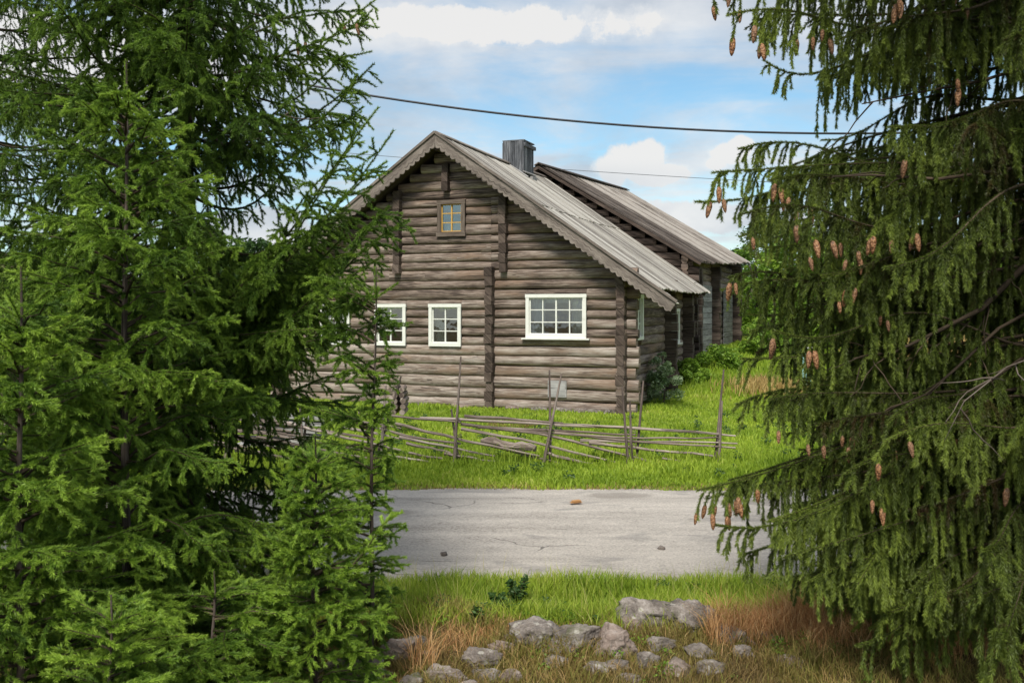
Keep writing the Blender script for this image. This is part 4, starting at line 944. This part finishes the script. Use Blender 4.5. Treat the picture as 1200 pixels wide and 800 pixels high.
bt = [(11.2, 43, 4.3, 2.2, 'bright green willow right behind the barn end', LF), (13.2, 42, 5.2, 2.8, 'taller bright green tree second from the barn', LF), (12.9, 36, 4.0, 2.4, 'green bushy tree seen through the right spruce', LF),
      (15, 39, 5.4, 2.8, 'wide green tree behind the middle of the right spruce', LD), (18.6, 36, 4.6, 2.6, 'green tree behind the bare limbs of the right spruce', LF), (22, 41, 6.0, 3.0, 'dense green tree near the right edge background', LD), (25.5, 37, 5, 2.8, 'green tree at the far right background', LF),
      (15.0, 54, 6.4, 3.4, 'far dark tree top rising behind the willows', LD), (20.0, 58, 9.0, 4.2, 'far large dark tree behind the right spruce', LD),
      (-11.4, 42, 5.6, 2.4, 'dark tree left of the house seen in a spruce gap', LD), (-14.5, 46, 6.2, 3.0, 'green tree behind the left spruces, second from the house', LD), (-18.5, 44, 5.0, 2.8, 'light green tree far behind the left spruces', LF), (-23, 50, 7.0, 3.4, 'broad dark tree behind the tallest young spruce', LD), (-27, 46, 6, 3.2, 'green tree at the far left background', LF)]
for x_, y_, h_, w_, lb, mt in bt: broad(x_, y_, h_, w_, lb, mt, group='trees beyond the yard')
# far-off wood closing the horizon
cs = []; rs = []
for i in range(420):
    a = rng.uniform(-1.1, 1.1); rr = rng.uniform(95, 130); hh = rng.uniform(3.5, 8.5)
    for k_ in range(3): cs.append((math.sin(a) * rr + rng.normal(0, 1.2), math.cos(a) * rr, 1 + hh * (.25 + .3 * k_))); rs.append(2.8 - .7 * k_)
o = leaves_mesh(np.array(cs), np.array(rs), 90000, .42, LD, None, 'far_wood', .7, 1.1)
tag(o, 'distant dark wood along the horizon', 'wood', kind='stuff')
broad(3.85, 23.9, 1.35, .62, 'grey green rose bush at the right corner of the farmhouse', M['leaf_grey'], 'shrub', 5200, .035, 'shrub', None, 40, .12, .02)
broad(5.2, 27.2, .6, .7, 'nettle clump by the side wall near the junction of the buildings', LF, 'weed_clump', 3500, .05, 'weeds', None, 30, .15, .01)
broad(6.4, 29.0, .7, .9, 'green weeds at the foot of the grey barn boards', LF, 'weed_clump', 3500, .05, 'weeds', None, 30, .15, .01)
broad(8.6, 31.5, 1.2, 1.1, 'leafy green bush at the far corner of the barn', LF, 'shrub', 4500, .06, 'shrub', None, 30, .15, .02)
# shed roof seen through the left trees, and the turquoise post on the right
shed = empty('garden_shed', P(303, 440, 36), R(12), label='low dark grey shed seen through a gap in the left spruces', cat='shed'); 
mb = MB()
for k_ in range(9): log(mb, (-1.6, 0, k_ * .2), (1.6, 0, k_ * .2), (0, -1, 0), rz=.105, rn=.08, step=.8)
mb.box((0, 1.2, .8), (1.55, 0, 0), (0, 1.1, 0), (0, 0, .9)); mb.build('wall', M['log_side'], shed)
mb = MB()
for k_ in range(18): mb.box((-1.8 + k_ * .21, .5, 2.08), (.10, 0, 0), (0, .95, .42), (0, -.006, .014), grain=1)
mb.build('roof', M['chim'], shed)
tp_ = empty('marker_post', (P(944, 440, 26).x, 26, float(gh(8.1, 26))), label='pale turquoise painted post glimpsed through the right spruce', cat='post')
mb = MB(); mb.box((0, 0, .55), (.12, 0, 0), (0, .10, 0), (0, 0, .55), grain=2); mb.build('post_body', M['turq'], tp_)
mb = MB(); mb.box((0, 0, 1.12), (.15, 0, 0), (0, .13, 0), (0, 0, .02)); mb.build('cap', M['white'], tp_)

# ------------------------------------------------------------------ grass
def blades(x, y, h, wdt, tone, name, mat, label, cat, lean=.35, zoff=-.01, heads=None):
    n = len(x); z_ = gh(x, y) + zoff; b = np.stack([x, y, z_], 1)
    a = rng.uniform(0, 2 * math.pi, n); w_ = np.stack([np.cos(a), np.sin(a), np.zeros(n)], 1) * (wdt / 2)[:, None]
    la = rng.uniform(0, 2 * math.pi, n); lm = h * lean * rng.random(n) ** .7 * 1.6; l_ = np.stack([np.cos(la) * lm, np.sin(la) * lm, np.zeros(n)], 1)
    up = np.stack([np.zeros(n), np.zeros(n), h], 1)
    m1 = b + up * .55 + l_ * .35; tp = b + up * np.maximum(.6, 1 - lean * .3) + l_
    V = np.stack([b - w_, b + w_, m1 + w_ * .8, m1 - w_ * .8, tp], 1).reshape(-1, 3)
    q = np.arange(n) * 5; T = np.stack([q, q + 1, q + 2, q, q + 2, q + 3, q + 3, q + 2, q + 4], 1).reshape(-1, 3)
    return tag(tri_mesh(name, V, mat, np.repeat(np.clip(tone, 0, 1), 3), None, T), label, cat, kind='stuff')
def nz2(x, y, f, s=0): return (np.sin(x * f + s) * np.cos(y * f * 1.3 + s * 2) + np.sin(x * f * 2.3 + y * f * 1.7 + s) * .6 + np.sin(y * f * 3.1 - x * f * .9 + 2 * s) * .4) / 2
# yard lawn beyond the road
def house_local(x, y): dx, dy = x - CORNER[0], y - CORNER[1]; return ca * dx + sa * dy, -sa * dx + ca * dy
n = 330000; yy = 12.55 + 27 * rng.random(n) ** 1.7; xx = rng.uniform(-1, 1, n) * (yy * .66 + 1)
lx, ly = house_local(xx, yy); ok = ~((lx > -9.9) & (lx < .05) & (ly > -.02) & (ly < 18.4)); ok &= ~((lx > -9.9) & (lx < .1) & (ly > 4)); ok &= yy > edge(xx, 12.60, 0, 1.7); ok &= rng.random(n) < .12 + .88 * sstep(12.7, 13.15, yy + .12 * nz2(xx, yy, 3.3))
xx, yy = xx[ok], yy[ok]; n = len(xx)
strip = np.exp(-((yy - 14.6) / .9) ** 2)
patch = sstep(.1, .7, nz2(xx, yy, 1.1, 1)); edg = 1 - sstep(12.6, 13.5, yy)
h = (.03 + .06 * rng.random(n)) * (1 + 1.0 * patch) + strip * .11 * rng.random(n) * (.6 + patch) + .13 * sstep(22, 27, yy) * sstep(3, 5, xx) * rng.random(n)
tone = .46 + .30 * nz2(xx, yy, .8, 3) + .14 * nz2(xx, yy, 3.7, 5) + rng.normal(0, .13, n) - .12 * strip * patch + .30 * edg * (rng.random(n) < .5) - .10 * sstep(24, 30, yy)
blades(xx, yy, h, .010 + .0009 * yy + 0 * h, tone, 'lawn_grass', M['grass'], 'bright green yard grass between road and house', 'grass')
# dry patches behind on the right
n = 1500; xx = rng.normal(7.1, .5, n); yy = rng.normal(25.4, .5, n); blades(xx, yy, .15 + .35 * rng.random(n), np.full(n, .03), rng.random(n), 'straw_grass', M['straw'], 'tall straw coloured dry grass behind the right spruce', 'grass')
n = 9000; xx = rng.uniform(10.5, 18, n); yy = rng.uniform(27, 30, n); blades(xx, yy, .3 + .9 * rng.random(n), np.full(n, .035), rng.random(n), 'dry_reeds', M['straw'], 'dry reddish reeds seen between the bare limbs on the right', 'reeds')
# near verge
n = 150000; yy = 7.0 + 1.55 * rng.random(n); xx = rng.uniform(-6.5, 6.5, n)
ok = (yy < edge(xx, 8.50, -.012, .3) + rng.normal(0, .04, n)) & (rng.random(n) < sstep(6.95, 7.35, yy + .12 * nz2(xx, yy, 2)) * (1 - .8 * sstep(8.2, 8.42, yy + .1 * nz2(xx, yy, 4, 2)))) ; xx, yy = xx[ok], yy[ok]; n = len(xx)
pt_ = nz2(xx, yy, 2.2, 5)
h = (.05 + .15 * rng.random(n) ** 1.3) * (1 + .45 * pt_) * (1 - .35 * (yy > 8.3))
tone = .44 + .16 * nz2(xx, yy, 2.7, 1) + rng.normal(0, .16, n) + .18 * (yy < 7.5) + .35 * (yy > 8.2) * (rng.random(n) < .25)
blades(xx, yy, h, np.full(n, .0085), tone, 'verge_grass', M['verge'], 'lush green roadside grass on the near edge of the road', 'grass', .4)
n = 900; xx = rng.uniform(-2.5, 3.5, n); yy = rng.uniform(7.2, 8.4, n); blades(xx, yy, .14 + .22 * rng.random(n), np.full(n, .004), .82 + .2 * rng.random(n), 'seeding_grass', M['verge'], 'sparse pale seeding stalks standing above the green verge', 'grass', .25)
n = 2200; xx = rng.uniform(-9, 12, n); yy = 14.8 + rng.normal(0, .25, n); blades(xx, yy, .18 + .25 * rng.random(n), np.full(n, .012), .3 + .5 * rng.random(n), 'fence_grass', M['grass'], 'taller grass left standing along the pole fence', 'grass', .4)
n = 9000; xx = rng.uniform(-9, 12, n); yy = 12.62 + .5 * rng.random(n) ** 1.3; blades(xx, yy, .02 + .05 * rng.random(n), np.full(n, .012), .3 + .7 * rng.random(n), 'road_edge_grass', M['dry'], 'short dry trodden grass along the far edge of the road', 'grass', .6)
# dry grass of the stone row
n = 190000; yy = 5.2 + 2.35 * rng.random(n); xx = rng.uniform(-4.2, 4.6, n)
ok = rng.random(n) < .5 + .5 * sstep(-.5, .5, nz2(xx, yy, 2.6, 2)); xx, yy = xx[ok], yy[ok]; n = len(xx)
h = (.025 + .13 * rng.random(n) ** 2.2) * (1 + .6 * nz2(xx, yy, 3.1, 4)); tone = .45 + .36 * nz2(xx, yy, 2.9, 7) + rng.normal(0, .17, n)
blades(xx, yy, h, np.full(n, .0055), tone, 'dry_grass', M['dry'], 'brown and olive dry grass around the stones', 'grass', .6)
# grass standing close round each stone
xs_, ys_ = [], []
for (sx, sy, sw) in STN[:45]:
    k_ = int(260 * min(1, sw / .2)) + 40; a = rng.uniform(0, 2 * math.pi, k_); r_ = sw * rng.uniform(.95, 1.6, k_); xs_.append(sx + np.cos(a) * r_ * 1.2); ys_.append(sy + np.sin(a) * r_ * .9)
xx = np.concatenate(xs_); yy = np.concatenate(ys_); n = len(xx)
blades(xx, yy, .04 + .11 * rng.random(n) ** 1.5, np.full(n, .005), rng.random(n), 'stone_side_grass', M['dry'], 'dry grass growing close round the stones', 'grass', .7)
def cover(n, x0, x1, y0, y1, size, label, mat, name='ground_weeds', rr=(.03, .09)):
    cx_ = rng.uniform(x0, x1, n); cy_ = y0 + (y1 - y0) * rng.random(n); cr = rng.uniform(rr[0], rr[1], n); cz = gh(cx_, cy_) + cr * rng.uniform(.3, 1.0, n)
    o = leaves_mesh(np.stack([cx_, cy_, cz], 1), cr, n * 34, size, mat, None, name, .2, .7); return tag(o, label, 'weeds', kind='stuff')
cover(120, -1.6, 2.6, 7.25, 8.35, .014, 'low dark leafy weeds in the near verge', LD); cover(70, -1.6, 2.6, 5.8, 7.3, .013, 'green leafy weeds among the stones', LF)
cover(160, -3.5, 7.0, 13.2, 21.0, .026, 'broad leaved weeds scattered in the yard lawn', LD, rr=(.05, .13))
# rusty weeds
def rusty(px0, px1, pyb, hpx, n, label, mat=M['rust']):
    Y = F * CH / (pyb - HZ); x0, x1 = (px0 - 600) / F * Y, (px1 - 600) / F * Y
    xx = rng.uniform(x0, x1, n); yy = Y + rng.normal(0, .12, n); blades(xx, yy, hpx / F * Y * (.25 + .75 * rng.random(n) ** 2) * (1 + .4 * nz2(xx, yy, 6, 1)), np.full(n, .0045), rng.random(n), 'rusty_weeds', mat, label, 'weeds', .55)
rusty(480, 512, 778, 78, 150, 'tall rust orange weeds left of the stone row'); rusty(514, 560, 762, 30, 160, 'short rusty weeds beside the tall ones')
rusty(825, 960, 745, 58, 4200, 'wide band of rust coloured grass under the right spruce'); rusty(940, 1180, 762, 45, 2600, 'dull rusty grass in the shade of the right spruce'); rusty(448, 468, 800, 30, 160, 'rusty tuft low beside the left pile'); rusty(520, 730, 752, 20, 2200, 'low reddish grass band above the stones')
def weed(px, pyb, h, label, mat, nlf=26, size=.045, grp=None):
    Y = F * CH / (pyb - HZ); X = (px - 600) / F * Y; root = empty('roadside_plant', (X, Y, float(gh(X, Y))), label=label, cat='plant', group=grp)
    mb = MB(); cs = []
    for k_ in range(4):
        a = rng.uniform(0, 6.28); e = np.array([math.cos(a) * h * .3, math.sin(a) * h * .3, h * rng.uniform(.7, 1)]); mb.tube([(0, 0, 0), (e * np.array([.4, .4, .6])).tolist(), e.tolist()], [.004, .003, .002], 4, cap=False)
        for q in np.linspace(.3, 1, nlf // 4): cs.append(e * np.array([q, q, q]) + rng.normal(0, .012, 3))
    mb.build('stem', M['twig'], root); leaves_mesh(np.array(cs), np.full(len(cs), .03), nlf * 6, size, mat, root, 'leaves', .3); return root
weed(605, 712, .27, 'leafy dark green plant rising above the verge beside the road', LD, 40, .032); weed(585, 722, .16, 'low round leaved plant left of the tall leafy one', LD, 30, .028); weed(560, 738, .10, 'dark low clover patch in the verge', LD, 30, .022)
weed(455, 735, .26, 'yellowish thin stemmed plant beside the left spruces', LF, 30, .02); weed(635, 745, .10, 'pale green leafy tuft above the tilted slab', LF, 24, .02); weed(700, 735, .09, 'small clover clump above the pale pointed boulder', LD, 24, .02)
# small things on the road
mb = MB(); 
for k_ in range(5): a = rng.uniform(0, 6.28); mb.box((math.cos(a) * .03, math.sin(a) * .02, .045 + .006 * k_), (.05, .01, .004), (-.008, .035, 0), (0, 0, .0015), .5)
o = mb.build('dry_leaf', M['rust']); o.location = (P(676, 594, 1).x * F * CH / (594 - HZ), F * CH / (594 - HZ), .01); tag(o, 'small orange brown dry leaf lying on the road', 'leaf')
for px, py, lb in ((520, 654, 'dark pebble on the road near its near left part'), (775, 647, 'small dark pebble right of the road middle')):
    o = stone(px, py, 7, 4, lb, name='pebble', cat='pebble'); o.location.z = .05
